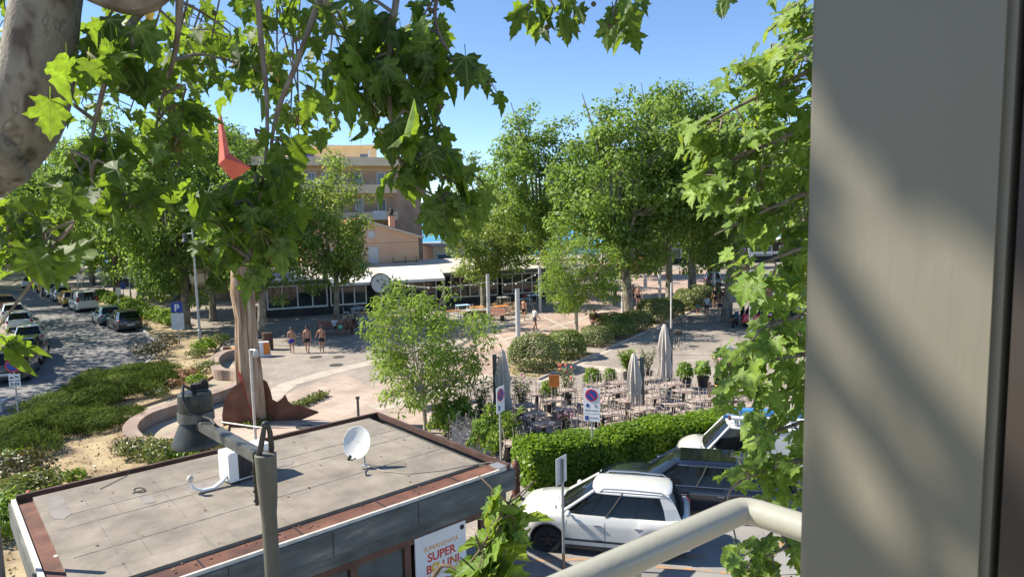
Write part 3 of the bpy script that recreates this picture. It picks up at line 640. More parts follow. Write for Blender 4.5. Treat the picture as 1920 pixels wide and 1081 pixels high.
# satellite dish
p = roofpt(684, 872); dish = thing('satellite_dish', 'white satellite dish on a short bent mast on the kiosk roof', 'satellite dish', p, R(20))
dm = Matrix.Translation((-.12, 0, .50)) @ Matrix.Rotation(R(58), 4, 'Y').inverted() @ Matrix.Identity(4)
dd = Vector((-.42, -.80, .42)).normalized(); q = dd.to_track_quat('Z', 'Y').to_matrix()
prof = [(.001, -.055), (.10, -.050), (.20, -.032), (.28, -.005), (.305, .004), (.31, 0), (.28, -.012), (.10, -.058), (.001, -.063)]
MB().lathe(prof, 32, (-.14, -.02, .50), q @ Matrix.Diagonal((.92, 1.06, 1))).build('reflector', M('dish_enamel', (.66, .65, .61), (.72, .71, .67), 3, .45), dish, True)
dc = Vector((-.14, -.02, .50))
MB().tube([(0, 0, 0), (.0, 0, .30), (-.02, .06, .42), dc + Vector((.03, .06, 0))], .02, 8).box((0, 0, .006), (.14, .14, .012)).tube([(0, 0, .02), (.16, -.1, .015)], .015, 6).build('mast', m_galv, dish, True)
lp = dc + q @ Vector((.0, -.30, -.01)); le = dc + q @ Vector((0, -.36, .34))
MB().tube([lp, lp.lerp(le, .5) + Vector((0, 0, -.03)), le], .012, 6).build('feed_arm', m_lampdark, dish)
MB().tube([le, le + (dc - le).normalized() * .09], [.03, .035], 10).build('receiver_head', m_lampdark, dish)
cb = [roofpt(*q_, .012) for q_ in ((690, 874), (720, 884), (770, 888), (830, 882), (880, 872), (925, 866))]
tag(MB().tube(cb, .009, 6).build('cable', M('pale_cable', (.42, .36, .28), None, rough=.7)), 'thin beige cable lying across the kiosk roof from the satellite dish', 'cable')
ring = [roofpt(262 + 11 * math.cos(a), 919 + 4.5 * math.sin(a), .012) for a in [i * .42 for i in range(15)]] + [roofpt(248, 925, .012)]
tag(MB().tube(ring, .008, 6).build('cable_loop', m_dark), 'small dark loop of cable lying on the kiosk roof', 'cable')
tag(MB().tube([roofpt(242, 884, .012), roofpt(236, 893, .012), roofpt(222, 900, .012), roofpt(190, 916, .012)], .006, 5).build('loose_wire', m_dark), 'loose dark wire near the far left edge of the kiosk roof', 'wire')
tag(MB().ball(kmat @ Vector((.06, -2.95, ZR - .14)), (.06, .05, .05), 8, 6).build('paper_litter', m_white, None), 'crumpled white paper in the rusty roof gutter', 'litter')
# ------------------------------------------------------------ near street lamp
def bell_lamp_head(t, s=1.0, at=(0, 0, 0), mat=None, mat2=None):
    mat = mat or m_lampdark; o = Vector(at)
    pr = [(.001, .52), (.17, .52), (.205, .50), (.215, .46), (.215, .14), (.20, .12), (.24, .03), (.31, -.13), (.33, -.17), (.33, -.21), (.31, -.21), (.20, .05), (.001, .06)]
    MB().lathe([(r * s, z * s) for r, z in pr], 32, o).build('lamp_shade', mat, t, True)
    MB().lathe([(.21 * s, .0), (.232 * s, .0), (.232 * s, .12 * s), (.21 * s, .12 * s), (.21 * s, 0)], 28, o + Vector((0, 0, .13 * s)), None, False).build('band', mat2 or m_lampgrey, t, True)
lt = D(497, 842, 6.7); lhp = D(367, 772, 8.1); lz = lt.z - .04
lamp = thing('street_lamp', 'tall olive grey street lamp with dark bell shade standing before the kiosk roof', 'street lamp', (lt.x, lt.y, 0))
loc = lambda p: Vector(p) - Vector((lt.x, lt.y, 0))
MB().tube([(0, 0, 0), (0, 0, 1.2), (0, 0, lz - .62)], [.095, .082, .076], 20).build('pole', m_polegrey, lamp, True)
MB().lathe([(.078, lz - .62), (.090, lz - .50), (.098, lz - .35), (.106, lz - .05), (.107, lz - .01), (.09, lz)], 20).build('pole_cap', m_polegrey, lamp, True)
hx = loc((lhp.x, lhp.y, lz + .02)); hd = Vector((hx.x, hx.y, 0)).normalized(); ang = math.atan2(hd.y, hd.x); hl = Vector((hx.x, hx.y, 0)).length
MB().box(hd * (hl / 2 + .0) + Vector((0, 0, lz - .07)), (hl - .30, .13, .12), ang).build('arm', m_lampgrey, lamp, False, .012)
mb = MB(); sdv = Vector((-hd.y, hd.x, 0))
for sg in (-1, 1):
    b0 = hd * .10 + sdv * sg * .075
    mb.tube([b0 + Vector((0, 0, lz - .55)), b0 + Vector((0, 0, lz - .12)), -hd * .02 + sdv * sg * .06 + Vector((0, 0, lz + .05)), -hd * .06 + sdv * sg * .035 + Vector((0, 0, lz + .22)), -hd * .06 + sdv * sg * .02 + Vector((0, 0, lz + .30))], [.02, .026, .03, .028, .02], 8)
    for k in range(4): mb.ball(b0 + Vector((0, 0, lz - .5 + .1 * k)) + sdv * sg * .022, .014, 6, 4)
mb.ball(-hd * .06 + Vector((0, 0, lz + .31)), (.05, .045, .04), 8, 6)
mb.build('clamp', m_lampdark, lamp, True)
bell_lamp_head(lamp, .90, hx + Vector((0, 0, -.18)))
cw = [hx + Vector((.02, -.05, .30)), hx + Vector((-.05, -.16, .40)), hx + Vector((-.02, -.25, .26)), hx + Vector((.05, -.26, .10)), hx - hd * .42 + Vector((.02, 0, .02)), hx - hd * .62 + Vector((0, 0, -.0))]
MB().tube(cw, .018, 8).build('cable', m_lampdark, lamp, True)
MB().box(hx + Vector((.05, .04, .34)), (.20, .10, .07), .4).ball(hx + Vector((.10, .03, .38)), .05, 8, 6).build('top_fitting', m_black, lamp)
MB().lathe([(.05, -.06), (.055, .06), (.03, .07)], 12, hx + hd * .30 + Vector((0, 0, -.02))).build('end_fitting', m_lampgrey, lamp, True)
MB().tube([-hd * .06 + Vector((0, 0, lz + .27)), -hd * .06 + Vector((-.55, .25, lz + .27))], .011, 6).build('stay_rod', m_lampgrey, lamp)
# ------------------------------------------------------------ window jamb and balcony rail of our own building
d1 = Vector((.81, .58, 0)).normalized(); dn = Vector((-.58, .81, 0)).normalized()
jn = D(1877, 540, .55); jf_t = .172
jp = Vector((jn.x, jn.y, 0)); jq = jp + dn * jf_t
def slabz(pts, z0, z1): return MB().prism([(p.x, p.y) for p in pts], z0, z1)
jamb = thing('window_jamb', 'grey green painted window jamb close up at the right edge, with a dark inner frame', 'window frame', (jp.x, jp.y, 6.2))
o_ = Vector((jp.x, jp.y, 6.2))
def rel(pts): return [p - o_ for p in pts]
slabz(rel([jp, jq, jq + d1 * .30, jp + d1 * .30]), 0, 4.2).build('jamb_face', m_jamb, jamb, False, .006)
k1 = jp - dn * .006 - d1 * (-.008)
slabz(rel([k1, k1 - dn * .12, k1 - dn * .12 + d1 * .25, k1 + d1 * .25]), 0, 4.2).build('inner_frame', m_jambdark, jamb)
MB().box(rel([jq + dn * -.03 - d1 * .0005])[0] + Vector((0, 0, 1.72)), (.004, .06, .012), math.atan2(dn.y, dn.x) + R(90)).build('hinge_mark', m_dark, jamb)
rc_ = D(1396, 953, 1.28); ra = G(1085, 1090, rc_.z); rb_ = G(1512, 990, rc_.z)
ra = Vector((ra.x, ra.y, rc_.z)); rb_ = Vector((rb_.x, rb_.y, rc_.z)); 
rail = thing('balcony_rail', 'cream painted tubular balcony handrail with a bent corner in the foreground', 'railing', (rc_.x, rc_.y, rc_.z - 1.0))
o_ = Vector((rc_.x, rc_.y, rc_.z - 1.0)); e1 = (ra - rc_).normalized(); e2 = (rb_ - rc_).normalized()
far1 = rc_ + e1 * 2.4; far2 = rc_ + e2 * .42
MB().tube([p - o_ for p in (far1, rc_ + e1 * .03, rc_ + e1 * .012 + e2 * .004, rc_ + e2 * .012 + e1 * .004, rc_ + e2 * .03, far2)], .0255, 24).build('handrail', m_rail, rail, True)
bl = MB()
for k in range(1, 9): q_ = rc_ + e1 * (.30 * k) - o_; bl.tube([(q_.x, q_.y, .05), (q_.x, q_.y, .975)], .008, 8)
bl.tube([Vector((0, 0, .05)) , Vector((0, 0, .05)) + e1 * 2.4], .012, 8)
bl.build('baluster', m_rail, rail, True)
# ------------------------------------------------------------ hotel
HC = Vector((-10.4, 80.5, 0)); HU = Vector((-.935, -.355, 0)); HN = Vector((.355, -.935, 0))   # along facade to the left; outward normal
hot = thing('hotel_building', 'five storey red brick hotel with cream balcony bands and yellow rooftop rooms', 'hotel', HC, math.atan2(HU.y, HU.x))
hot_y = 1  # local +y = rotated; outward is local +y (HU rotated +90 is (.355,-.935))
HLn = 25
MB().box((HLn / 2, -7, 6.75), (HLn, 14, 13.5)).build('wall', m_brick, hot)
MB().box((HLn / 2, -7, 13.56), (HLn + .3, 14.3, .12)).build('roof', m_cream, hot)
for fl_ in range(5):
    z = 1.5 + 3.02 * fl_
    u0 = 3.1 if fl_ < 4 else -.6
    MB().box(((u0 + HLn) / 2, .75, z + .55), (HLn - u0, 1.5, .14)).box(((u0 + HLn) / 2, 1.46, z + .85), (HLn - u0, .12, .95)).box((u0 + .06, .70, z + .85), (.12, 1.4, .95)).build('balcony', m_cream, hot)
    MB().box(((u0 + HLn) / 2, .012, z + .26), (HLn - u0 - .3, .02, .44)).build('bounce_lit_lintel', m_yellow, hot)  # yellow strip paints the bounced light below each balcony slab
    if fl_ == 4: MB().box((HLn / 2, -13.9, z + .85), (HLn, .12, .95)).box((-.15, -7, z + .85), (.12, 14, .95)).build('roof_parapet', m_cream, hot)
    if fl_ < 4:
        for j in range(9):
            u = 4.6 + j * 2.55 + (0.5 if j % 3 == 2 else 0)
            wide = 1.7 if (j % 4 == 2 and fl_ > 1) else .75
            wi = MB()
            for sx in (-1, 1): wi.box((u + sx * (wide / 2 + .05), .04, z + 1.75), (.10, .10, 2.1))
            wi.box((u, .04, z + 2.75), (wide, .10, .10)).box((u, .04, z + 1.75), (.05, .09, 1.9))
            wo = wi.build('window', m_winframe, hot)
            MB().box((u, .02, z + 1.72), (wide, .03, 1.95)).build('pane', m_pane, wo)
for u in (1.9 + 7.9, 16.4): MB().tube([(u, .2, 1), (u, .2, 14.4)], .07, 8).build('downpipe', m_galv, hot)
MB().box((9.5, -5.5, 15.1), (10, 6, 3.0)).build('rooftop_room', m_yellow, hot)
MB().slab([(4.2, -2.2, 16.5), (14.8, -2.2, 16.0), (14.8, -8.8, 16.0), (4.2, -8.8, 16.5)], (0, 0, .22)).build('rooftop_roof', m_cream, hot)
MB().box((20, -4, 15.2), (6, 5, 3.2)).build('rooftop_room', m_yellow, hot)
MB().box((20, -4, 16.9), (6.6, 5.6, .2)).build('rooftop_roof', m_cream, hot)
MB().box((17.4, -1.47, 15.6), (1.2, .05, .7)).build('rooftop_window', m_pane, hot); MB().box((6.0, -2.47, 15.1), (.9, .05, 1.0)).build('rooftop_window', m_pane, hot)
MB().box((5.4, -2.47, 15.2), (.3, .06, 1.7)).build('rooftop_door', m_winframe, hot)
MB().tube([(7, -5, 16), (7, -5, 19.2)], .035, 5).tube([(6.6, -5, 18.9), (7.4, -5, 18.9)], .02, 5).tube([(6.7, -5, 18.6), (7.3, -5, 18.6)], .02, 5).build('antenna', m_galv, hot)
MB().box((13.0, 1.30, 15.1), (2.2, .05, .5)).build('purple_towel', M('purple_cloth', (.25, .16, .50), None, rough=.9), hot)
# white awning box on lowest visible balcony
MB().box((5.2, 1.56, 1.5 + 3.02 * 2 + .95), (1.5, .10, 1.0)).build('white_board', m_white, hot)
# ------------------------------------------------------------ peach house
PH = D(680, 500, 66); PH.z = 0
ph = thing('gabled_house', 'two storey peach rendered house with a low gable and red tiled roof', 'house', PH, R(21.0))
W2 = 5.6; ez = 6.25; az = 8.0; dp = 11
MB().slab([(-W2, 0, 0), (W2, 0, 0), (W2, 0, ez), (0, 0, az), (-W2, 0, ez)], (0, dp, 0)).build('wall', m_peach, ph)
rf = MB()
for sx in (-1, 1):
    rf.slab([(sx * (W2 + .45), -.35, ez - .12), (0, -.35, az + .06), (0, dp + .3, az + .06), (sx * (W2 + .45), dp + .3, ez - .12)], (0, 0, .16))
rfo = rf.build('roof', m_tile, ph)
vb = MB()
for sx in (-1, 1): vb.slab([(sx * (W2 + .45), -.40, ez - .22), (0, -.40, az - .05), (0, -.40, az + .16), (sx * (W2 + .45), -.40, ez - .02)], (0, .06, 0))
vb.build('verge_board', m_lip, ph)
ch = MB().box((3.6, 3, 7.6), (.55, .55, 1.5)).build('chimney', m_peach, rfo)
MB().box((3.6, 3, 8.4), (.7, .7, .08)).lathe([(.14, 8.44), (.14, 8.62), (.30, 8.7), (.12, 8.86), (.2, 8.95), (.05, 9.15)], 10, (3.6, 3, 0)).build('chimney_cowl', m_dark, ch)
for x, z, wd, hh in ((1.1, 4.55, .9, 1.6), (.95, 6.55, .55, .6), (-3.3, 4.5, .9, 1.6)):
    f0 = MB().box((x - wd / 2 - .06, -.03, z), (.10, .08, hh + .2)).box((x + wd / 2 + .06, -.03, z), (.10, .08, hh + .2)).box((x, -.03, z - hh / 2 - .05), (wd, .10, .10)).build('window', m_lip, ph)
    MB().box((x, -.02, z + .02), (wd, .05, hh)).box((x, -.05, z + .02), (.03, .02, hh)).build('shutter', m_shutter, f0)
MB().box((0, -.006, 5.72), (2 * W2 - .02, .012, .035)).build('string_line', M('brown_line', (.28, .16, .11), None), ph)
MB().tube([(2.9, -.45, 3.75), (2.9, -.45, 4.35)], .03, 5).tube([(4.1, -.45, 3.75), (4.1, -.45, 4.35)], .03, 5).tube([(5.2, -.45, 3.75), (5.2, -.45, 4.35)], .03, 5).tube([(2.9, -.45, 3.85), (5.5, -.45, 3.85)], .03, 5).build('pipe_rack', m_dark, ph)
# ------------------------------------------------------------ restaurant
RS = Vector((-20.6, 56.6, 0)); ra_ = math.atan2(.355, .935)
res = thing('restaurant', 'long low restaurant with dark glazed front, white awning roof and round sign', 'restaurant', RS, ra_)
RL = 27.5
MB().box((RL / 2, 4.4, 1.45), (RL, 8.0, 2.9)).build('wall', m_rest, res)
MB().box((RL / 2, .12, .35), (RL - .1, .5, .70)).build('plinth', m_rest, res)
# roof: beige sloping sheet
MB().slab([(-.4, -.6, 2.98), (RL + .3, -.6, 2.98), (RL + .3, 7.6, 3.75), (-.4, 7.6, 3.75)], (0, 0, .12)).build('roof', m_roofgrey, res)
MB().box((RL / 2, -.64, 2.88), (RL + .6, .10, .24)).build('fascia', m_fascia, res)
for u0, u1 in ((5.2, 8.7), (9.8, 15.1)):
    aw = MB(); n_ = 8; P_ = []
    for k in range(n_ + 1):
        t_ = k / n_; P_.append((-1.5 + 3.6 * t_, 2.72 + .95 * math.sin(t_ * math.pi / 2)))
    vs = []; fs = []
    for y, z in P_: vs += [(u0, y, z), (u1, y, z)]
    vs += [(u0, y, z - .05) for y, z in P_] 
    for k in range(n_): fs.append((2 * k, 2 * k + 1, 2 * k + 3, 2 * k + 2))
    aw.add(vs[:2 * n_ + 2], fs)
    aw.box(((u0 + u1) / 2, -1.5, 2.60), (u1 - u0, .04, .24))
    aw.build('awning', m_canvas, res, False)
    MB().box(((u0 + u1) / 2, -1.46, 2.44), (u1 - u0, .08, .07)).build('awning_bar', m_dark, res)
sg = MB().lathe([(.80, 0), (.80, .12)], 32, (9.35, -1.62, 2.55), Matrix.Rotation(R(90), 3, 'X')).build('round_sign', m_white, res)
MB().lathe([(.81, 0), (.89, 0), (.89, .16), (.81, .16), (.81, 0)], 32, (9.35, -1.60, 2.55), Matrix.Rotation(R(90), 3, 'X'), False).build('sign_rim', m_dark, sg)
sm_ = MB()
for x, z, r_ in ((-.35, .35, .10), (.12, .42, .08), (.4, -.1, .12), (.15, -.45, .09), (-.2, .1, .05)): sm_.lathe([(r_, 0), (r_, .02)], 10, (9.35 + x * .75, -1.745, 2.55 + z * .75), Matrix.Rotation(R(90), 3, 'X'))
sm_.build('dark_blot', M('grey_print', (.15, .16, .18), None), sg)
for u0, u1, n_ in ((.15, 5.0, 4), (5.3, 8.3, 3), (10.2, 14.6, 4), (16.0, 20.5, 5), (21.0, 27.0, 6)):
    fr = MB(); st = (u1 - u0) / n_
    for k in range(n_ + 1): fr.box((u0 + k * st, -.17, 1.72), (.10, .10, 2.0))
    fr.box(((u0 + u1) / 2, -.17, .76), (u1 - u0, .14, .14)).box(((u0 + u1) / 2, -.17, 2.62), (u1 - u0, .10, .12))
    if u0 > 9: fr.box(((u0 + u1) / 2, -.17, 1.75), (u1 - u0, .06, .05))
    wo = fr.build('window', m_winframe if u0 < 9 else m_lip, res)
    MB().box(((u0 + u1) / 2, -.13, 1.7), (u1 - u0, .04, 1.85)).build('pane', m_restglass, wo)
# left end bay facing the street
fr = MB()
for k in range(4): fr.box((-.03, .2 + k * 1.5, 1.72), (.10, .10, 2.0))
fr.box((-.03, 2.4, .76), (.14, 4.6, .14)).box((-.03, 2.4, 2.62), (.10, 4.6, .12)); wo = fr.build('window', m_winframe, res)
MB().box((-.02, 2.4, 1.7), (.03, 4.5, 1.85)).build('pane', m_restglass, wo)
for u in (9.1, 9.6, 15.3): MB().box((u, -.2, 1.4), (.22, .22, 2.8)).build('post', m_lip if u != 9.1 else m_rest, res)
# further low buildings along the promenade and by the beach
def low_block(label, c, size, rz, mat, roofm, over=.5, winrow=0):
    t = thing('beach_building', label, 'building', (c[0], c[1], 0), rz)
    MB().box((0, 0, size[2] / 2), size).build('wall', mat, t)
    MB().box((0, 0, size[2] + .15), (size[0] + over * 2, size[1] + over * 2, .3)).build('roof', roofm, t)
    for k in range(winrow):
        x = -size[0] / 2 + (k + .5) * size[0] / winrow
        wo = MB().box((x, -size[1] / 2 - .03, size[2] * .55), (size[0] / winrow * .7, .08, size[2] * .5)).build('window', m_winframe, t)
        MB().box((x, -size[1] / 2 - .06, size[2] * .55), (size[0] / winrow * .6, .06, size[2] * .42)).build('pane', m_pane, wo)
    return t
low_block('long low beach pavilion with pale grey roof and dark front beyond the plaza', (38, 112, 0), (44, 8, 3.2), R(4), m_rest, M('pale_grey_roof', (.55, .56, .57), (.62, .63, .64), .5, .7), 1.2, 12)
low_block('small cream annex building behind the hotel corner', (-8.6, 92, 0), (6, 8, 4.4), R(21), m_cream, m_roofgrey, .3, 2)
low_block('long shaded shopfront row with striped windows along the left promenade', (-45, 88.5, 0), (22, 7, 3.4), R(-49), m_rest, m_roofgrey, 1.2, 14)
low_block('distant cream house closing the street at the far left', (-92, 120, 0), (26, 12, 8), R(35), m_cream, m_tile, .5, 6)

for px, py, r_, lab in ((592, 669, .32, 'round drain cover on the paving right of the three boys'), (635, 669, .3, 'round drain cover right of the first cover, on the grey paving'), (630, 684, .34, 'round manhole cover nearest the pale curved band'), (570, 800, .28, 'small round cover on pink paving behind the kiosk roof')):
    p = G(px, py); t = thing('manhole_cover', lab, 'manhole cover', (p.x, p.y, .004)); MB().lathe([(r_, 0), (r_, .006)], 24).build('plate', m_lampgrey, t); MB().lathe([(r_ * 1.12, 0), (r_ * 1.12, .009), (r_ * 1.02, .009), (r_ * 1.02, 0)], 24, (0, 0, 0), None, False).build('rim', m_dark, t)

g_r = np.random.default_rng(77); n_ = 80
u_ = g_r.uniform(.1, KL - .2, n_); v_ = np.where(g_r.uniform(0, 1, n_) < .55, g_r.uniform(-KW - .02, -KW + .28, n_), g_r.uniform(-KW + .4, -.2, n_))
Pl = np.array([tuple(kmat @ Vector((u_[i], v_[i], (ZR - .04) if v_[i] > -KW + .33 else (ZR - .09)))) for i in range(n_)])
lm = leaf_mesh('leaf_litter', Pl, rv(g_r, n_) * .25 + np.array([0, 0, 1.]), rv(g_r, n_), g_r.uniform(.03, .075, n_), KITE, leafmat('dead_leaf', (.10, .055, .025), (.26, .16, .08), (.2, .12, .05), .15), g_r.uniform(0, 1, n_))
mesh_obj('leaf_litter', lm)['kind'] = 'stuff'
# ------------------------------------------------------------ plane trees of the square
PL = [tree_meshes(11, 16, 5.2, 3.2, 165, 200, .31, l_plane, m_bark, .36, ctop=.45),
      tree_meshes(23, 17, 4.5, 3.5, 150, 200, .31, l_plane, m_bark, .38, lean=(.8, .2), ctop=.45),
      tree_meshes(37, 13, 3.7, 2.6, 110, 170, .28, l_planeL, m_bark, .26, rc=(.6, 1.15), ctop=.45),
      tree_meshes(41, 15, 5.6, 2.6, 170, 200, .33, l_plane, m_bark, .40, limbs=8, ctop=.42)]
ASH = tree_meshes(53, 5.6, 2.5, .9, 165, 100, .215, l_ash, m_barkp, .075, rc=(.28, .58), tmpl=LANCE, ctop=.42, limbs=7)
ASH2 = tree_meshes(59, 7.2, 2.7, 1.8, 190, 95, .25, l_ash, m_barkp, .12, rc=(.35, .68), tmpl=LANCE, ctop=.42, limbs=7)
PL.append(tree_meshes(61, 14, 5.0, 4.5, 75, 75, .34, l_plane, m_bark, .36, rc=(.9, 1.6), ctop=.5))
def gtree(px, py, k, sc, label, rz=0.0, hs=1.0, grp='plane trees of the square'):
    p = G(px, py); return place_tree('plane_tree', PL[k], p, rz, (sc, sc, sc * hs), label, 'tree', grp)
gtree(1177, 607, 1, .98, 'plane tree with pale trunk beside the white column, second bush bed of the square', 2.4, 1.06)
gtree(1254, 592, 0, .82, 'tall plane tree with straight brown trunk between the clipped bushes and columns', .8, 1.40)
gtree(1297, 556, 3, .88, 'plane tree with slim dark trunk at the far end of the bush row', 4.1, 1.40)
gtree(1366, 603, 1, .95, 'plane tree with thick leaning trunk next to the red car', 5.6, 1.1)
gtree(908, 576, 2, .96, 'plane tree with pale trunk and low yellow green crown beside brown bench', 1.2, .80)
gtree(1024, 560, 1, 1.02, 'tall dark plane tree right of the restaurant end', 3.3, 1.12)
gtree(980, 540, 3, .72, 'bushy plane tree behind the restaurant with the sea beyond', 2.0, 1.15)
gtree(884, 500, 2, 1.25, 'pale thin plane tree far behind the white awning roof', 4.4, 1.12)
gtree(1165, 520, 0, .95, 'plane tree at the seaward edge of the square, behind the pale trunk', 1.5, 1.1)
gtree(1500, 520, 0, .95, 'large plane tree beyond the parked cars at the right', 3.0, 1.1)
gtree(632, 612, 2, .84, 'slender plane tree with leaning grey trunk before the restaurant windows', .3, 1.16)
gtree(350, 616, 3, .82, 'plane tree with brown trunk next to the blue parking sign', 2.7, 1.28)
gtree(402, 602, 0, .78, 'plane tree with broad trunk right of the tall lamp post', 5.0, 1.34)
gtree(492, 632, 1, .78, 'plane tree with dark trunk just behind the driftwood column', 1.0, 1.0)
gtree(268, 585, 1, .95, 'plane tree behind the green street hedge, nearest the parking sign', 4.0, 1.2)
gtree(222, 562, 3, .85, 'plane tree in the promenade row behind the white van', .7, 1.35)
gtree(172, 535, 0, .95, 'plane tree with light brown trunk beside a no parking sign', 2.2, 1.35)
gtree(130, 520, 3, 1.0, 'plane tree far up the promenade behind parked motorbikes', 3.6, 1.4)
gtree(330, 560, 3, .9, 'plane tree in front of the shaded shopfronts', 5.3, 1.3)
gtree(440, 560, 0, .80, 'plane tree beside the left corner of the restaurant', 1.9, 1.42)
for i, (x, y, k, s) in enumerate(((-36, 40, 4, 1.0), (-39, 49, 4, .95), (-45, 57.5, 4, 1.0), (-52, 66, 4, 1.0), (-60, 75, 0, 1.0), (-70, 85, 3, 1.05), (-35.5, 31, 4, 1.0), (-36.5, 22, 4, .95), (-80, 93, 0, 1.05), (-66, 96, 1, 1.1))):
    lab = ['plane tree over the nearest parked cars on the far kerb', 'plane tree shading the white hatchbacks on the left kerb', 'plane tree further up the left kerb of the street', 'plane tree beside the brown car on the left kerb', 'plane tree near the top of the street, left kerb',
           'plane tree closing the view at the far end of the street', 'plane tree left of the street sign, outside the kerb', 'plane tree nearest on the left side of the street', 'most distant plane tree on the left of the street', 'distant plane tree where the street bends out of view'][i]
    place_tree('plane_tree', PL[k], (x, y, 0), i * 1.3, (s, s, s), lab, 'tree', 'plane trees along the street')
place_tree('young_ash_tree', ASH, G(800, 812), .6, (.93, .93, 1.06), 'young bright green feathery tree growing just behind the kiosk roof', 'tree')
place_tree('young_ash_tree', ASH2, G(1083, 631), 2.0, 1.0, 'young feathery tree with a pale trunk beside the clipped round bushes', 'tree')
# dark distant greenery behind the shore
far = tree_meshes(71, 9, 6.0, .8, 90, 60, .55, l_plane, m_bark, .35, rc=(1.2, 2.2))
for i, (x, y, s, lab) in enumerate(((30, 98, .7, 'low dark tree behind the car with open boot'), (47, 92, .8, 'dark bushy tree beyond the orange planters'), (-2, 100, .65, 'small dark tree right of the hotel corner'), (58, 80, 1.0, 'broad dark tree at the right behind the parked cars'),
        (-110, 118, 2.1, 'huge distant tree at the far left end of the street'), (-88, 112, 1.9, 'broad distant tree behind the street bend'), (-62, 110, 1.8, 'rounded distant tree behind the shopfront row'))):
    place_tree('broadleaf_tree', far, (x, y, 0), i * 1.1, s, lab, 'tree', 'distant broadleaf trees')
# ------------------------------------------------------------ clipped bushes
BU = [mound_mesh(5, 1.32, 1.25, 1.8, 5200, .115, l_bush, boxy=2.5, rough=.07), mound_mesh(6, 1.25, 1.2, 1.6, 5000, .115, l_bush2, boxy=2.4, rough=.08), mound_mesh(8, 1.3, 1.2, 1.45, 4200, .12, l_bush, boxy=2.2, rough=.12)]
blab = ['large rounded grey green bush nearest the terrace, first in the row', 'rounded yellow green bush behind the first clipped bush', 'small rounded bush beside the young tree trunk', 'clipped bush in front of the pale plane trunk', 'clipped bush touching the right of the pale plane trunk',
        'dark clipped bush at the foot of the brown plane trunk', 'clipped bush right of the brown plane trunk', 'dark clipped bush below the slim plane tree', 'last clipped bush at the far end of the bed', 'rounded bush at the far tip of the bush row', 'dull green bush behind the white column']
stem_m = MB().tube([(0, 0, 0), (.02, 0, .5)], [.05, .03], 6).tube([(0, 0, .1), (.25, .1, .6)], [.035, .02], 6).tube([(0, 0, .1), (-.22, -.12, .6)], [.035, .02], 6).mesh('stem', m_twig)
for i, (x, y, s, k) in enumerate(((1.05, 35.2, 1.0, 0), (3.0, 38.1, .92, 1), (5.1, 41.3, .80, 2), (6.7, 43.9, .98, 1), (8.4, 46.3, .92, 2), (10.4, 49.6, .98, 0), (12.0, 51.9, .9, 1), (14.6, 55.6, 1.05, 2), (16.3, 58.6, .95, 0), (18.0, 61.5, .95, 2), (14.9, 58.2, .9, 1))):
    t = thing('clipped_bush', blab[i], 'bush', (x, y, .03), i * 1.7, 'clipped bushes of the square'); t.scale = (s, s, s)
    mesh_obj('foliage', BU[k], None, t); mesh_obj('stem', stem_m, None, t)
# ------------------------------------------------------------ front hedge and street hedge
def hedge_mesh(seed, L, wd, h, n, size, mat):
    g = np.random.default_rng(seed)
    f = g.choice(3, n, p=[.45, .42, .13]); P = np.zeros((n, 3)); Nn = np.zeros((n, 3)); u = g.uniform(0, L, n)
    bz = h * (1 + .05 * np.sin(u * 1.7) + .035 * np.sin(u * 4.1)); side = np.where(g.uniform(0, 1, n) < .8, -1, 1)
    top = f == 0; sd = f == 1; en = f == 2
    P[:, 0] = u; v = g.uniform(-1, 1, n); zz = g.uniform(.02, 1, n)
    wob = 1 + .12 * np.sin(u * 2.3 + zz * 3) + .08 * np.sin(u * 5.1)
    P[top, 1] = v[top] * wd / 2; P[top, 2] = (bz - .18 * np.abs(v) ** 3 - .10 * g.uniform(0, 1, n) ** 2)[top]; Nn[top] = (0, 0, 1)
    P[sd, 1] = (side * wd / 2 * wob * (1 - .12 * zz ** 4) + side * -.10 * g.uniform(0, 1, n) ** 2)[sd]; P[sd, 2] = (zz * bz * .98)[sd]; Nn[sd, 1] = side[sd]
    e = np.where(g.uniform(0, 1, n) < .5, 0, 1); P[en, 0] = (e * L)[en]; P[en, 1] = (v * wd / 2)[en]; P[en, 2] = (zz * bz)[en]; Nn[en, 0] = (e * 2 - 1)[en]
    P += g.normal(size=(n, 3)) * .045; P[:, 2] = np.maximum(P[:, 2], .02)
    sh = np.clip(.45 + .22 * np.sin(u * 3) + g.uniform(-.45, .5, n), 0, 1)
    return leaf_mesh('foliage', P, Nn + rv(g, n) * .8 + np.array([0, 0, .3]), Nn * .5 + rv(g, n) + np.array([0, 0, .4]), g.uniform(.7, 1.3, n) * size, KITE, mat, sh)
hl = thing('hedge', 'thick bright green clipped hedge between the parked cars and the terrace', 'hedge', (.2, 19.75, 0), math.atan2(.385, .923))
mesh_obj('foliage', hedge_mesh(3, 7.9, 1.35, 1.25, 30000, .105, l_hedge), None, hl)
MB().box((3.95, 0, .52), (7.6, .95, .98)).build('dark_core', M('hedge_inner', (.012, .02, .006), (.03, .035, .012), 12, .95), hl)  # solid core, near-black to stand for the shade between the leaves
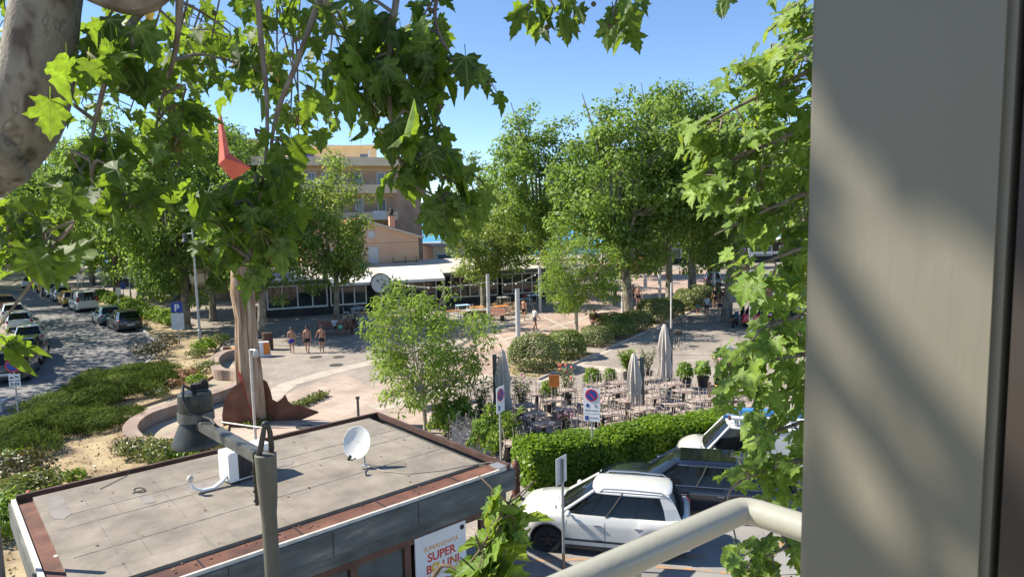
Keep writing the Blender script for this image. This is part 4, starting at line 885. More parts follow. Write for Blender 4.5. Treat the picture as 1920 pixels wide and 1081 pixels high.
# street hedge: individual shrubs
shm = [mound_mesh(12, .85, .75, .95, 1300, .15, l_hedge, rough=.25), mound_mesh(13, .8, .8, 1.1, 1300, .15, l_ash, rough=.3)]
hp = [(-26.6, 53.4), (-27.6, 54.2), (-28.5, 55.2), (-29.5, 56.2), (-30.6, 57.3), (-31.7, 58.5), (-32.8, 59.8), (-33.9, 61.0), (-35.0, 62.3), (-36.2, 63.6), (-37.3, 65.0), (-38.5, 66.4), (-39.7, 67.9), (-41, 69.4), (-42.3, 71), (-43.8, 72.8), (-45.2, 74.4)]
for i, (x, y) in enumerate(hp):
    t = thing('hedge_shrub', 'light green leafy shrub in the row of shrubs between the street and promenade', 'shrub', (x, y, .05), i * 2.1, 'shrubs between street and promenade'); t.scale = (1.0, 1.0, .9 + .25 * ((i * 7) % 5) / 5)
    mesh_obj('foliage', shm[i % 2], None, t)
# ------------------------------------------------------------ junipers and low plants in the bed
SPIKE = (np.array([(-.05, 0, 0), (.05, 0, 0), (.03, .5, .05), (0, 1, 0), (-.03, .5, .05)], float), [(0, 1, 2, 3, 4)])
ju = [mound_mesh(21, 1.7, 1.5, .8, 6000, .24, l_juni, tmpl=SPIKE, rough=.28, up=.5), mound_mesh(22, 1.5, 1.6, .75, 6000, .24, l_juni, tmpl=SPIKE, rough=.3, up=.6)]
jl = ['dark juniper shrub by the street, largest and lowest of the bed', 'spreading juniper in the middle of the planting bed', 'bright green juniper with sunlit top near the wall', 'juniper between street edge and brick wall', 'dark juniper left of the brick wall bend', 'juniper nearest the street sign', 'juniper shrub at the street corner of the bed', 'round dark juniper just left of the lamp shade', 'low juniper behind the sunlit juniper']
for i, (px, py, s) in enumerate(((60, 818, 1.0), (150, 770, 1.1), (225, 742, 1.1), (265, 715, 1.0), (205, 800, .72), (10, 850, 1.1), (290, 722, .75), (140, 800, .8), (190, 722, .8))):
    p = G(px, py); t = thing('juniper_shrub', jl[i], 'shrub', (p.x, p.y, .06), i * 1.9, 'junipers in the planting bed'); t.scale = (s, s, s); mesh_obj('foliage', ju[i % 2], None, t)
lo_ = {'r': mound_mesh(31, .8, .7, .75, 900, .11, l_rose, rough=.3), 't': mound_mesh(32, .75, .6, .55, 900, .10, l_redtip, rough=.3), 'd': mound_mesh(33, .9, .7, .8, 1100, .10, l_dry, rough=.35), 'g': mound_mesh(34, .7, .7, .8, 1000, .13, l_hedge, rough=.3)}
low = [(280, 672, 'd', 1.05, 'dull brown green shrub at the street edge of the bed'), (310, 655, 'd', .9, 'dull low shrub before the lamp post, near the street'), (385, 660, 'g', .95, 'green leafy shrub against the outside of the wall curve'), (370, 672, 'r', .7, 'small green shrub left of the wall curve'), (415, 645, 'r', .8, 'yellow green shrub behind the upper wall curve'), (388, 700, 'r', .8, 'green shrub in the hollow of the winding wall'),
       (350, 712, 't', .9, 'red tipped low shrub above the winding wall'), (325, 728, 't', .7, 'second red tipped shrub, nearest the junipers'), (370, 722, 'g', .6, 'small green shrub beside red tipped shrubs'), (300, 745, 'r', .6, 'small yellowish shrub on the wall edge'), (265, 860, 'r', .85, 'sunlit yellow green shrub in front of the wall end'), (305, 870, 'r', .95, 'sunlit shrub below the lamp shade, left side'), (350, 868, 'g', .8, 'green shrub directly below the lamp shade'), (395, 852, 'r', .8, 'low shrub right of the lamp shade by the roof edge'), (235, 850, 'd', .6, 'small shrub left of sunlit shrubs'),
       (140, 905, 'g', .45, 'tiny shrub on bare earth next to the roof corner'), (40, 905, 'd', 1.1, 'dark shrub left of the kiosk roof corner'), (70, 930, 'r', .9, 'yellow green shrub at the kiosk roof corner'), (15, 960, 'r', 1.0, 'leafy shrub at the left edge below the thin post'), (5, 1010, 'g', .9, 'green shrub at the bottom left, beside the gutter'), (30, 880, 'g', .7, 'green shrub at left edge behind dark shrub')]
for i, (px, py, k, s, lab) in enumerate(low):
    p = G(px, py); t = thing('low_shrub', lab, 'shrub', (p.x, p.y, .06), i * 1.3, 'low shrubs in the planting bed'); t.scale = (s, s, s); mesh_obj('foliage', lo_[k], None, t)
def cover(name, poly, n, size, mat, seed, hh=.16, label=None):
    g = np.random.default_rng(seed); P = []; xs = [p[0] for p in poly]; ys = [p[1] for p in poly]
    while len(P) < n:
        x, y = g.uniform(min(xs), max(xs)), g.uniform(min(ys), max(ys)); ins = False; j = len(poly) - 1
        for i in range(len(poly)):
            if (poly[i][1] > y) != (poly[j][1] > y) and x < (poly[j][0] - poly[i][0]) * (y - poly[i][1]) / (poly[j][1] - poly[i][1]) + poly[i][0]: ins = not ins
            j = i
        if ins: P.append((x, y, g.uniform(.03, hh)))
    P = np.array(P); Nn = rv(g, n) + np.array([0, 0, .8]); T = rv(g, n) + np.array([0, 0, .6])
    o = mesh_obj(name, leaf_mesh(name, P, Nn, T, g.uniform(.6, 1.3, n) * size, KITE, mat, g.uniform(0, 1, n))); o['kind'] = 'stuff'; return o
cover('ground_cover', gp((425, 795), (470, 805), (560, 770), (620, 742), (600, 740), (540, 765), (455, 790)), 3200, .10, l_rose, 5, .22)
cover('dry_grass', bed, 5000, .09, leafmat('dry_grass_blade', (.17, .13, .06), (.40, .32, .16), (.3, .25, .1), .2), 6, .13)
g2 = [(p.x, p.y) for p in (R0 + ROW * -1 - RN * 1.4, R0 + ROW * -1 + RN * 1.2, R0 + ROW * 6 + RN * 1.2, R0 + ROW * 6 - RN * 1.4)]
cover('bed_grass', g2, 1500, .10, l_rose, 8, .12)
rs = MB()
for x, y, z in ((0, 0, 1.05), (.5, .2, .9), (-.2, .5, 1.1)): rs.ball((x, y, z), .07, 8, 6)
p = G(25, 985); rb = thing('rose_bush', 'rose bush with red flowers at the left edge beside the kiosk gutter', 'plant', (p.x + .3, p.y, .06)); mesh_obj('foliage', lo_['g'], None, rb)
for x, y, z in ((0.2, 0, .85), (.5, .2, .7)): MB().ball((x, y, z), .075, 8, 6).build('flower', m_red, rb, True)
# ------------------------------------------------------------ the two near plane trees and the sapling
def near_tree(name, label, base, trunk, branches, clumps, mat, bark, size, seed, twig_from, sunny=0.0, dens=1.0, tw=1.0):
    """trunk/branches: (points, radii) in world space; clumps: (centre, (rx, ry, rz), count, size factor)"""
    g = np.random.default_rng(seed); rr = random.Random(seed)
    t = thing(name, label, 'tree', base); o = Vector(base)
    tm = MB()
    for pts, rad in trunk: tm.tube(smooth_path([Vector(p) - o for p in pts], 5), interp(rad, len(pts), 5), 18)
    tm.build('trunk', bark, t, True)
    bm2 = MB(); nodes = []
    for pts, rad in branches:
        sp = smooth_path([Vector(p) for p in pts], 5); rd = interp(rad, len(pts), 5)
        bm2.tube([p - o for p in sp], rd, 8); nodes += list(zip(sp, rd))
    P = []; Nn = []; T = []; S = []; Sh = []
    for c, r, n, sf in clumps:
        c = Vector(c); src = twig_from(c, nodes)
        mid = src.lerp(c, .5) + Vector((rr.uniform(-.12, .12), rr.uniform(-.1, .1), .08)); end = c + Vector((rr.uniform(-.05, .05), 0, -r[2] * .5))
        bm2.tube([p - o for p in smooth_path([src, mid, c, end], 3)], interp([.013 * tw, .009 * tw, .006 * tw, .003 * tw], 4, 3), 5, False)
        m = max(1, int(n * dens + .5)); d = g.normal(size=(m, 3)) * .52
        ln = np.linalg.norm(d, axis=1, keepdims=True); d = np.where(ln > 1, d / ln, d)
        q = np.array(c) + d * np.array(r)
        # sub twigs to some leaves
        for k in range(0, m, 5):
            a = Vector(q[k]); s0 = src.lerp(c, min(.95, max(.3, rr.uniform(.6, .95)))) if a.z > c.z else c.lerp(end, .4)
            bm2.tube([s0 - o, s0.lerp(a, .5) + Vector((0, 0, .03)) - o, a - o], [.005, .004, .002], 4, False)
        ph = g.uniform(0, 6.28, m); out = np.stack([np.cos(ph), np.sin(ph), g.normal(0, .35, m)], 1)
        Nn.append(out * (1 - .55 * sunny) + np.array([-.25, 0, .55]) + np.array([-.75, -.35, .45]) * sunny + .3 * g.normal(size=(m, 3))); T.append(np.stack([np.cos(ph) * .7, np.sin(ph) * .7, g.normal(-.95, .45, m)], 1))
        P.append(q); S.append(np.clip(g.normal(1, .24, m), .45, 1.5) * size * sf); sh_ = np.clip(g.normal(.5, .28, m), 0, .99); sh_[g.uniform(0, 1, m) < .006] = 1.0; Sh.append(sh_)
    bm2.build('branches', m_twig if bark is not m_bark2 else m_bark2b, t, True)
    me = leaf_mesh('foliage', np.concatenate(P), np.concatenate(Nn), np.concatenate(T), np.concatenate(S), PLANE, mat, np.concatenate(Sh), True, True)
    mesh_obj('foliage', me, None, t).location = -o
    return t, nodes
m_bark2b = M('near_twig_bark', (.12, .09, .065), (.24, .20, .155), 9, .85)
def interp(rad, n, k):
    r = []
    for i in range(n - 1):
        for j in range(k): r.append(rad[i] + (rad[i + 1] - rad[i]) * j / k)
    return r + [rad[-1]]
def smooth_path(P, k):
    S = []
    for i in range(len(P) - 1):
        p0, p1, p2, p3 = P[max(0, i - 1)], P[i], P[i + 1], P[min(len(P) - 1, i + 2)]
        for j in range(k):
            t = j / k; S.append(.5 * ((2 * p1) + (-p0 + p2) * t + (2 * p0 - 5 * p1 + 4 * p2 - p3) * t * t + (-p0 + 3 * p1 - 3 * p2 + p3) * t ** 3))
    return S + [P[-1]]
# left tree -----------------------------------------------------
tb = (-6.8, 4.9, 0)
trunkL = [([tb, (-6.75, 4.9, 1.5), (-6.5, 4.8, 4.5), D(-520, 620, 4.7), D(-260, 470, 4.4), D(-80, 335, 4.2), D(28, 240, 4.1), D(66, 150, 4.05), D(86, 10, 4.0), D(112, -150, 4.0), D(180, -380, 4.2), D(260, -650, 4.6)], [.36, .32, .29, .27, .255, .24, .215, .195, .172, .165, .14, .10]),
          ([D(40, 335, 4.15), D(14, 300, 4.02), D(-2, 272, 3.96), D(-10, 240, 3.98), D(-10, 215, 4.05)], [.05, .10, .105, .08, .03])]
ovr = [([D(105, -60, 4.0), D(200, -12, 3.85), D(268, 2, 3.85), D(340, -38, 3.9), D(480, -90, 4.0), D(640, -110, 4.1), D(860, -120, 4.3), D(1080, -80, 4.6), D(1320, -70, 5.0)], [.085, .078, .07, .055, .045, .036, .028, .02, .012]),
       ([D(150, -300, 4.1), D(300, -260, 5.0), D(480, -180, 5.8), D(640, -120, 6.4), D(760, -60, 6.9)], [.09, .07, .055, .04, .02]),
       ([D(640, -110, 4.1), D(592, 20, 4.0), D(560, 110, 3.95), D(522, 205, 3.95), D(508, 290, 3.95), D(520, 380, 3.9)], [.026, .020, .017, .014, .009, .004]),
       ([D(480, -90, 4.0), D(488, 60, 4.0), D(500, 180, 3.95), D(498, 300, 3.9), D(475, 430, 3.85), D(464, 505, 3.8)], [.022, .017, .013, .010, .007, .003]),
       ([D(760, -115, 4.2), D(735, 60, 4.1), D(730, 170, 4.05), D(745, 290, 4.0), D(800, 370, 4.0), D(850, 400, 4.0)], [.024, .019, .015, .011, .007, .003]),
       ([D(300, -20, 3.85), D(230, 70, 3.9), D(190, 180, 3.9), D(170, 300, 3.9), D(190, 430, 3.85)], [.03, .02, .014, .009, .003]),
       ([D(340, -40, 3.9), D(330, 90, 4.0), D(300, 200, 4.2), D(280, 320, 4.2)], [.022, .016, .010, .003]),
       ([D(-60, 330, 4.2), D(-10, 390, 4.0), D(60, 420, 3.8), D(110, 450, 3.7)], [.03, .018, .01, .004]),
       ([D(860, -120, 4.3), D(815, 20, 4.2), D(850, 110, 4.2), D(905, 150, 4.2)], [.018, .012, .007, .003])]
def dn_from(c, nodes):
    best = None
    for p, r in nodes:
        if r < .004: continue
        dd = (p - c).length + (0.0 if p.z > c.z - .05 else .5)
        if best is None or dd < best[0]: best = (dd, p)
    return best[1]
cl = []
def C(px, py, rx, ry, Y, n, sf=1.0, dz=.35): cl.append((D(px, py, Y), (rx * Y / FPX * 1.08, dz, ry * Y / FPX * 1.08), n, sf))
# dense masses right of centre
C(650, 60, 60, 60, 4.1, 26); C(720, 60, 60, 70, 4.1, 34, 1.1); C(790, 70, 45, 60, 4.2, 26); C(680, 130, 60, 45, 4.0, 26, 1.1); C(760, 150, 60, 50, 4.1, 30); C(700, 200, 40, 35, 4.1, 12); C(800, 160, 40, 40, 4.2, 14)
C(820, 110, 40, 35, 4.2, 14); C(870, 130, 35, 22, 4.2, 8, .85); C(918, 150, 20, 24, 4.2, 4, .85); C(780, 230, 50, 40, 4.0, 22, .9); C(735, 260, 42, 34, 4.0, 16); C(790, 300, 45, 50, 3.9, 22, 1.1); C(765, 325, 30, 30, 3.9, 10, 1.1)
C(830, 375, 36, 36, 3.9, 15, 1.05); C(850, 340, 40, 45, 4.1, 16, .85); C(880, 380, 40, 35, 4.0, 18, .9); C(838, 425, 18, 24, 3.9, 5, .9); C(690, 40, 40, 50, 4.3, 12); C(800, 20, 40, 30, 4.3, 10)
# middle column around the sculpture
C(430, 60, 60, 45, 4.6, 18); C(370, 110, 45, 50, 5.0, 20); C(490, 135, 30, 35, 4.6, 10); C(340, 195, 34, 40, 4.2, 13); C(325, 230, 50, 35, 4.2, 16); C(332, 255, 32, 35, 4.0, 10); C(336, 300, 32, 35, 4.0, 11); C(525, 270, 22, 40, 3.9, 7); C(500, 345, 35, 30, 3.9, 10); C(410, 355, 40, 35, 3.8, 14, 1.1); C(420, 395, 30, 25, 3.8, 6)
C(475, 400, 55, 40, 3.8, 20, 1.1); C(520, 400, 40, 40, 3.9, 12); C(440, 440, 45, 35, 3.8, 14); C(500, 450, 45, 35, 3.8, 14); C(462, 495, 28, 32, 3.8, 9, .95); C(395, 480, 20, 22, 3.8, 3, .9); C(360, 415, 20, 25, 4.0, 3); C(540, 330, 30, 35, 4.0, 7)
# left strands
C(190, 60, 70, 45, 4.0, 18, 1.1); C(250, 90, 45, 40, 3.8, 16, 1.2); C(200, 130, 40, 40, 3.7, 12, 1.3); C(170, 220, 35, 40, 3.9, 9); C(185, 280, 40, 35, 3.9, 14); C(150, 320, 45, 40, 4.0, 14); C(220, 330, 45, 40, 3.8, 16, 1.1); C(190, 370, 35, 30, 3.8, 9, 1.1); C(245, 380, 25, 30, 3.8, 6)
C(30, 400, 45, 35, 3.7, 14, 1.1); C(80, 440, 50, 35, 3.6, 16, 1.15); C(20, 460, 40, 35, 3.7, 12); C(110, 490, 25, 25, 3.7, 5); C(50, 480, 35, 20, 3.7, 6); C(10, 20, 25, 40, 5.0, 8); C(15, 110, 20, 40, 5.0, 7); C(-8, 620, 14, 40, 3.6, 5, 1.0)
# looser sunlit background fill, smaller
for (x, y, a, b, n) in ((330, 60, 70, 60, 30), (395, 85, 60, 50, 28), (500, 80, 60, 60, 30), (560, 60, 60, 60, 26), (330, 150, 60, 50, 26), (520, 160, 50, 45, 20), (560, 180, 60, 55, 26), (610, 190, 45, 40, 15), (545, 215, 30, 35, 9), (560, 235, 35, 25, 7), (300, 230, 60, 40, 18), (610, 20, 60, 40, 20), (250, 190, 40, 40, 12), (530, 20, 60, 30, 16), (380, 30, 60, 30, 18), (660, 150, 30, 30, 6), (160, 170, 30, 60, 12)):
    C(x, y, a, b, 5.9, n, .95, .9)
# leaves dangling from the top centre and top right
C(990, 10, 32, 26, 4.4, 10, 1.0); C(1040, 15, 40, 28, 4.4, 12, 1.0); C(1075, 35, 20, 20, 4.4, 4, .9); C(1150, 20, 35, 28, 4.5, 12, 1.0); C(1195, 18, 32, 30, 4.5, 11, 1.0); C(1355, 4, 18, 10, 4.8, 4, .8)
# leaf clumps added out of frame, placed sunward to cast dapples on the jamb
jc = Vector((jp.x - .03, jp.y + .08, 8.0)); JS = TO_SUN.cross(Vector((0, 0, 1))).normalized(); JU = JS.cross(TO_SUN).normalized(); JS = -JS if JS.y < 0 else JS; JU = JU if JU.z > 0 else -JU
def jpt(px, py):
    d = ray(px, py); nn = Vector((dn.y, -dn.x, 0)); t = (jp - CAM).dot(nn) / d.dot(nn); return CAM + d * t
for px, py, t_, r_, n, sf in ((1560, -170, 4.4, .10, 8, .8), (1720, -150, 4.8, .10, 8, .8), (1880, -80, 4.5, .08, 7, .7), (1545, 60, 5.0, .04, 4, .5), (1660, 40, 4.6, .05, 5, .5), (1790, 90, 4.9, .045, 5, .5), (1890, 230, 4.7, .03, 3, .4), (1540, 330, 4.6, .03, 3, .35),
                              (1530, 850, 4.7, .035, 4, .4), (1570, 980, 4.9, .045, 5, .5), (1660, 1080, 4.6, .05, 6, .5), (1560, 1160, 5.0, .08, 8, .7), (1760, 1220, 4.8, .08, 7, .7), (1870, 1290, 4.5, .08, 7, .7)):
    cl.append((jpt(px, py) + TO_SUN * t_, (r_, r_, r_), n / .70, sf))
for i in range(16):  # rest of the crown, out of frame to the left
    p = Vector((rnd.uniform(-8, -4.4), rnd.uniform(6.0, 8.5), rnd.uniform(9.5, 12.5))); cl.append((p, (.5, .5, .4), 20, 1.0))
JT = [([jpt(*a_) + TO_SUN * 4.7, jpt((a_[0] + b_[0]) / 2 - 14, (a_[1] + b_[1]) / 2 + 14) + TO_SUN * 4.75, jpt(*b_) + TO_SUN * 4.8], [r_, r_ * .9, r_ * .8]) for a_, b_, r_ in (((1470, 380), (1900, 950), .026), ((1500, 640), (1900, 1080), .020), ((1640, 210), (1960, 530), .016))]  # unseen twigs added to cast diagonal shadow bands on the jamb
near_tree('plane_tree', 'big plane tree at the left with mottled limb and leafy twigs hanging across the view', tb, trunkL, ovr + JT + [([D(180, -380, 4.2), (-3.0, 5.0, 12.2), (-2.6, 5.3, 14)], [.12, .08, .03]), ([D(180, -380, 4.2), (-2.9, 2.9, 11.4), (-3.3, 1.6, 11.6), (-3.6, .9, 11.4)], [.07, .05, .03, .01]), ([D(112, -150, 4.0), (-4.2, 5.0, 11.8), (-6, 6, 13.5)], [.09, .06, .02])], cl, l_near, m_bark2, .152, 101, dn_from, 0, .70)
# right tree -----------------------------------------------------
cl = []
tb = (4.9, 6.3, 0)
trunkR = [([tb, (4.9, 6.3, 2), (4.95, 6.35, 5), (4.8, 6.4, 8), (4.7, 6.6, 10.5), (4.9, 6.9, 13)], [.26, .22, .2, .17, .13, .08])]
brR = []
for (px, py, Y, z0) in ((1290, 340, 5.6, 9.2), (1310, 240, 5.8, 9.8), (1380, 140, 5.6, 10), (1440, 60, 6.0, 11), (1340, 440, 5.5, 8.6), (1370, 520, 5.4, 8.0), (1420, 620, 5.4, 7.2), (1345, 700, 5.3, 6.6), (1400, 830, 5.2, 6.2), (1390, 900, 5.1, 5.8), (1380, 1070, 4.8, 5.2), (1490, 1000, 5.2, 5.6), (1480, 400, 6.2, 9)):
    e = D(px, py, Y); s0 = Vector((4.85, 6.4, min(z0, 12))); brR.append(([s0, s0.lerp(e, .5) + Vector((0, -.15, .18)), s0.lerp(e, .8) + Vector((0, 0, .1)), e], [.055, .03, .017, .005]))
for (x, y, a, b, Y, n) in ((1500, 40, 50, 40, 6.2, 26), (1465, 30, 30, 35, 6.2, 12), (1450, 110, 45, 35, 5.9, 26), (1500, 130, 35, 50, 6.1, 24), (1385, 135, 32, 26, 5.6, 15), (1425, 180, 40, 40, 5.8, 20), (1480, 200, 50, 40, 5.9, 28), (1515, 240, 25, 60, 6.2, 20), (1300, 240, 30, 22, 5.7, 12), (1350, 240, 40, 30, 5.7, 20), (1410, 250, 45, 35, 5.8, 26), (1470, 280, 50, 40, 5.9, 30),
        (1320, 290, 40, 25, 5.7, 18), (1380, 300, 45, 30, 5.7, 22), (1310, 345, 32, 20, 5.6, 12), (1430, 340, 50, 40, 5.8, 28), (1500, 340, 35, 50, 6.1, 24), (1380, 385, 40, 25, 5.6, 18), (1450, 400, 50, 35, 5.7, 24), (1510, 420, 25, 40, 6.1, 14), (1405, 425, 35, 25, 5.6, 14), (1400, 515, 42, 34, 5.4, 22), (1440, 540, 30, 30, 5.5, 12), (1490, 500, 30, 40, 5.7, 16), (1510, 560, 25, 40, 5.8, 16), (1470, 590, 35, 30, 5.6, 14), (1505, 480, 20, 30, 6, 10),
        (1440, 630, 50, 28, 5.4, 20), (1500, 640, 30, 40, 5.6, 18), (1390, 660, 40, 25, 5.4, 15), (1360, 690, 28, 22, 5.3, 12), (1420, 690, 45, 30, 5.4, 20), (1480, 700, 40, 30, 5.5, 20), (1360, 740, 28, 25, 5.3, 11), (1430, 740, 45, 30, 5.4, 18), (1490, 770, 35, 35, 5.5, 18), (1440, 790, 40, 28, 5.4, 16), (1420, 835, 30, 28, 5.3, 13), (1400, 880, 32, 28, 5.2, 15), (1450, 860, 35, 30, 5.3, 14), (1500, 850, 28, 40, 5.5, 14), (1480, 900, 40, 28, 5.3, 16), (1510, 930, 18, 25, 5.4, 9),
        (1400, 1066, 50, 22, 4.9, 18), (1450, 1050, 35, 28, 5.0, 13), (1500, 1040, 25, 35, 5.1, 13), (1380, 1010, 28, 16, 5.0, 6), (1425, 1020, 20, 14, 5.0, 4), (1500, 1000, 18, 18, 5.1, 5)):
    C(x, y, a, b, Y, n * (1.75 if y < 480 else 1.3), .95, .4)
for pts_, _r in brR:
    for f_ in (.30, .55, .78):
        q_ = pts_[0].lerp(pts_[3], f_); cl.append((q_ + Vector((rnd.uniform(-.2, .2), rnd.uniform(-.3, .3), rnd.uniform(-.1, .25))), (.50, .45, .40), 26, 1.0))
for i in range(34):
    cl.append((Vector((4.9 + rnd.uniform(-.9, 1.5), 6.4 + rnd.uniform(-1.0, 1.2), rnd.uniform(5, 13))), (.5, .5, .45), 20, 1.0))
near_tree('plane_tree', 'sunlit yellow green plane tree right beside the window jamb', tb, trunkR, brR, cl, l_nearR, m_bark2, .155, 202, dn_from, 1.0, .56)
# sapling -----------------------------------------------------
cl = []
tb = (-.75, 3.05, 0)
trunkS = [([tb, (-.7, 3.05, 2), (-.58, 3.05, 4.2), D(800, 1140, 3.0), D(868, 1070, 2.95)], [.035, .03, .022, .012, .006])]
brS = [([D(868, 1070, 2.95), D(900, 1030, 2.95), D(925, 985, 2.95), D(950, 950, 2.95), D(962, 925, 2.95)], [.006, .0055, .005, .0045, .003])]
for (x, y, a, b, n, s_) in ((930, 925, 25, 16, 4, .8), (960, 950, 18, 14, 5, .55), (955, 985, 25, 20, 6, .7), (935, 1000, 32, 28, 8, 1.0), (905, 1030, 28, 28, 6, 1.1), (925, 1050, 30, 22, 6, 1.1), (885, 1065, 30, 18, 5, 1.0), (940, 1070, 25, 20, 4, 1.0), (965, 1000, 12, 14, 3, .7)):
    C(x, y, a, b, 2.95, n, s_, .11)
near_tree('plane_sapling', 'thin young plane shoot with big bright leaves before the kiosk poster', tb, trunkS, brS, cl, l_nearR, m_twig, .165, 303, dn_from, .7, 1.0, .35)

lt_tree = [o for o in bpy.data.objects if o.get('label', '').startswith('big plane tree at the left')][0]
sb = MB().ball((0, 0, 0), .017, 8, 6).mesh('seed_ball', M('seed_ball', (.06, .045, .02), (.11, .085, .04), 30, .9), True)
for px, py, Y in ((402, 25, 4.2), (808, 20, 4.2), (786, 166, 4.1), (790, 172, 4.12), (866, 158, 4.2), (683, 204, 4.0), (640, 116, 4.0), (1113, 8, 4.5), (1155, 38, 4.5), (1143, 50, 4.52), (578, 165, 4.0), (1026, 52, 4.4), (826, 200, 4.0), (560, 98, 4.0)):
    o = mesh_obj('seed_ball', sb, None, lt_tree); o.location = D(px, py, Y) - lt_tree.location
# ------------------------------------------------------------ driftwood sculpture
sp = G(474, 791); sc_ = thing('sculpture', 'tall driftwood column sculpture topped by a red spear star and set in rusty plates', 'sculpture', (sp.x, sp.y, 0))
def lobed(prof, n, lob, ph, k=2):
    vs = []; fs = []
    for i, (r, z, ox) in enumerate(prof):
        for q in range(n):
            a = 2 * math.pi * q / n
            rr_ = r * (1 + lob * math.cos(2 * a + ph + z * .12) + .08 * math.cos(5 * a + z * .5) + .05 * math.cos(9 * a + z * .9 + 1))
            vs.append((ox + rr_ * math.cos(a), rr_ * math.sin(a), z))
    for i in range(len(prof) - 1):
        for q in range(n): fs.append((i * n + q, i * n + (q + 1) % n, (i + 1) * n + (q + 1) % n, (i + 1) * n + q))
    fs.append(tuple(range(n - 1, -1, -1))); fs.append(tuple((len(prof) - 1) * n + q for q in range(n)))
    return vs, fs
mb = MB(); mb.add(*lobed([(.36, 0, -.13), (.35, 1, -.16), (.34, 2, -.2), (.31, 3.2, -.18), (.27, 4.2, -.15), (.33, 5.2, -.2), (.29, 6.5, -.15), (.22, 8, -.08), (.14, 9.4, 0)], 28, .12, .5)); mb.build('wood_trunk', m_wood, sc_, True)
mb = MB(); mb.add(*lobed([(.28, 0, .28), (.28, 1, .26), (.27, 2, .24), (.25, 3.0, .2), (.22, 4.0, .18), (.20, 5.2, .20), (.16, 6.5, .12), (.10, 7.8, .06)], 24, .10, 1.4)); mb.build('wood_trunk', m_wood, sc_, True)
st = MB(); zc = 9.95
tip = Vector((-.55, 0, 12.75)); lf = Vector((-.70, 0, zc + .30)); rt = Vector((.60, -.1, zc + .15)); bt = Vector((-.15, 0, zc - .35)); i1, i2 = Vector((-.64, 0, zc + .85)), Vector((-.24, 0, zc + .72))
fr_ = Vector((-.32, -.30, zc + .5)); bk_ = Vector((-.32, .30, zc + .5))
rim_ = [tip, i2, rt, bt, lf, i1]
vs = rim_ + [fr_, bk_]; fs = []
for k in range(6): fs += [(k, (k + 1) % 6, 6), ((k + 1) % 6, k, 7)]
st.add(vs, fs).build('red_star', m_red, sc_)
MB().slab([(-.34, -.42, 2.3), (-.08, -.46, .8), (.34, -.5, .1), (.05, -.47, .9), (-.18, -.42, 2.0)], (0, .05, 0)).build('red_blade', m_red, sc_)
def curved_plate(outline, th, curve):
    n = len(outline); vs = []
    for s_ in (0, 1):
        for x, z in outline: vs.append((x, curve(x) + s_ * th, z))
    return MB().add(vs, [tuple(range(n - 1, -1, -1)), tuple(range(n, 2 * n))] + [(i, (i + 1) % n, n + (i + 1) % n, n + i) for i in range(n)])
ol = [(-.92, 0), (-.95, .45), (-.86, .95), (-.66, 1.35), (-.38, 1.66), (-.10, 1.82), (.02, 1.2), (.18, .6), (.46, 0)]
curved_plate(ol, .03, lambda x: -.62).build('rusty_plate', m_corten, sc_)
ol = [(.2, 0), (.30, 1.2), (.42, 1.75), (.62, 1.62), (.74, 1.25), (.80, .88), (.98, .78), (1.18, .92), (1.32, 1.08), (1.42, .80), (1.62, .62), (1.86, .66), (2.15, .50), (2.6, .34), (2.62, .28), (1.9, .0)]
curved_plate(ol, .03, lambda x: .10 + .02 * x).build('rusty_plate', m_corten, sc_)
# ------------------------------------------------------------ pale light columns of the square, posts, lamps
def column(px0, py0, top_py, px_r, label, rr_=.16):
    p = G(px0, py0); Y = p.y; z = D(px0, top_py, Y).z
    t = thing('light_column', label, 'light column', (p.x, p.y, 0), 0, 'pale light columns of the square')
    MB().lathe([(rr_ * 1.25, 0), (rr_ * 1.25, .04), (rr_, .05), (rr_, z - .5), (rr_ * .96, z - .5), (rr_ * .96, z)], 18).build('shaft', m_pale, t, True)
    MB().lathe([(rr_ * 1.02, z), (rr_ * 1.02, z + .05)], 18).build('cap', m_galv, t)
    return t
column(917, 621, 515, 0, 'pale steel light column in front of the brown bench', .13); column(972, 648, 543, 0, 'nearest pale steel light column in the middle of the square', .15)
column(1168, 596, 500, 0, 'pale light column beside the plane tree, left of its trunk', .14); column(1237, 572, 498, 0, 'pale light column left of the tall straight plane trunk', .14); column(1338, 560, 475, 0, 'pale light column beside the car with open boot', .15)
column(1292, 553, 470, 0, 'pale light column left of the slim dark tree', .13); column(1013, 585, 500, 0, 'pale light column behind the young feathery tree', .13); column(1210, 540, 517, 0, 'short pale bollard column by the rusty planter wall', .2)
def lamp_post(name, px, py, toppy, label, r=.07, head=None):
    p = G(px, py); z = D(px, toppy, p.y).z; t = thing(name, label, 'street lamp', (p.x, p.y, 0))
    MB().tube([(0, 0, 0), (0, 0, 1.0), (0, 0, 1.02), (0, 0, z)], [r * 1.25, r * 1.25, r, r * .8], 12).build('pole', m_galv, t, True); return t, z
t, z = lamp_post('street_lamp', 376, 646, 428, 'slim galvanised street lamp standing in the planting bed by the street', .085)
bell_lamp_head(t, .75, (-.55, .1, z - .7), m_lampgrey); MB().tube([(0, 0, z - .3), (-.45, .1, z - .35)], .04, 8).build('arm', m_galv, t)
for px, py, tp, lab in ((246, 566, 470, 'slim lamp post behind the street hedge, right of a blue sign'), (196, 555, 478, 'distant lamp post next to a no parking sign'), (147, 545, 470, 'most distant lamp post on the street promenade')):
    t, z = lamp_post('street_lamp', px, py, tp, lab, .07); bell_lamp_head(t, .7, (-.4, 0, z - .5), m_lampgrey); MB().tube([(0, 0, z - .2), (-.35, 0, z - .2)], .035, 6).build('arm', m_galv, t)
t, z = lamp_post('street_lamp', 1405, 775, 472, 'grey terrace lamp post carrying a pale bell lamp and a top crossbar', .075)
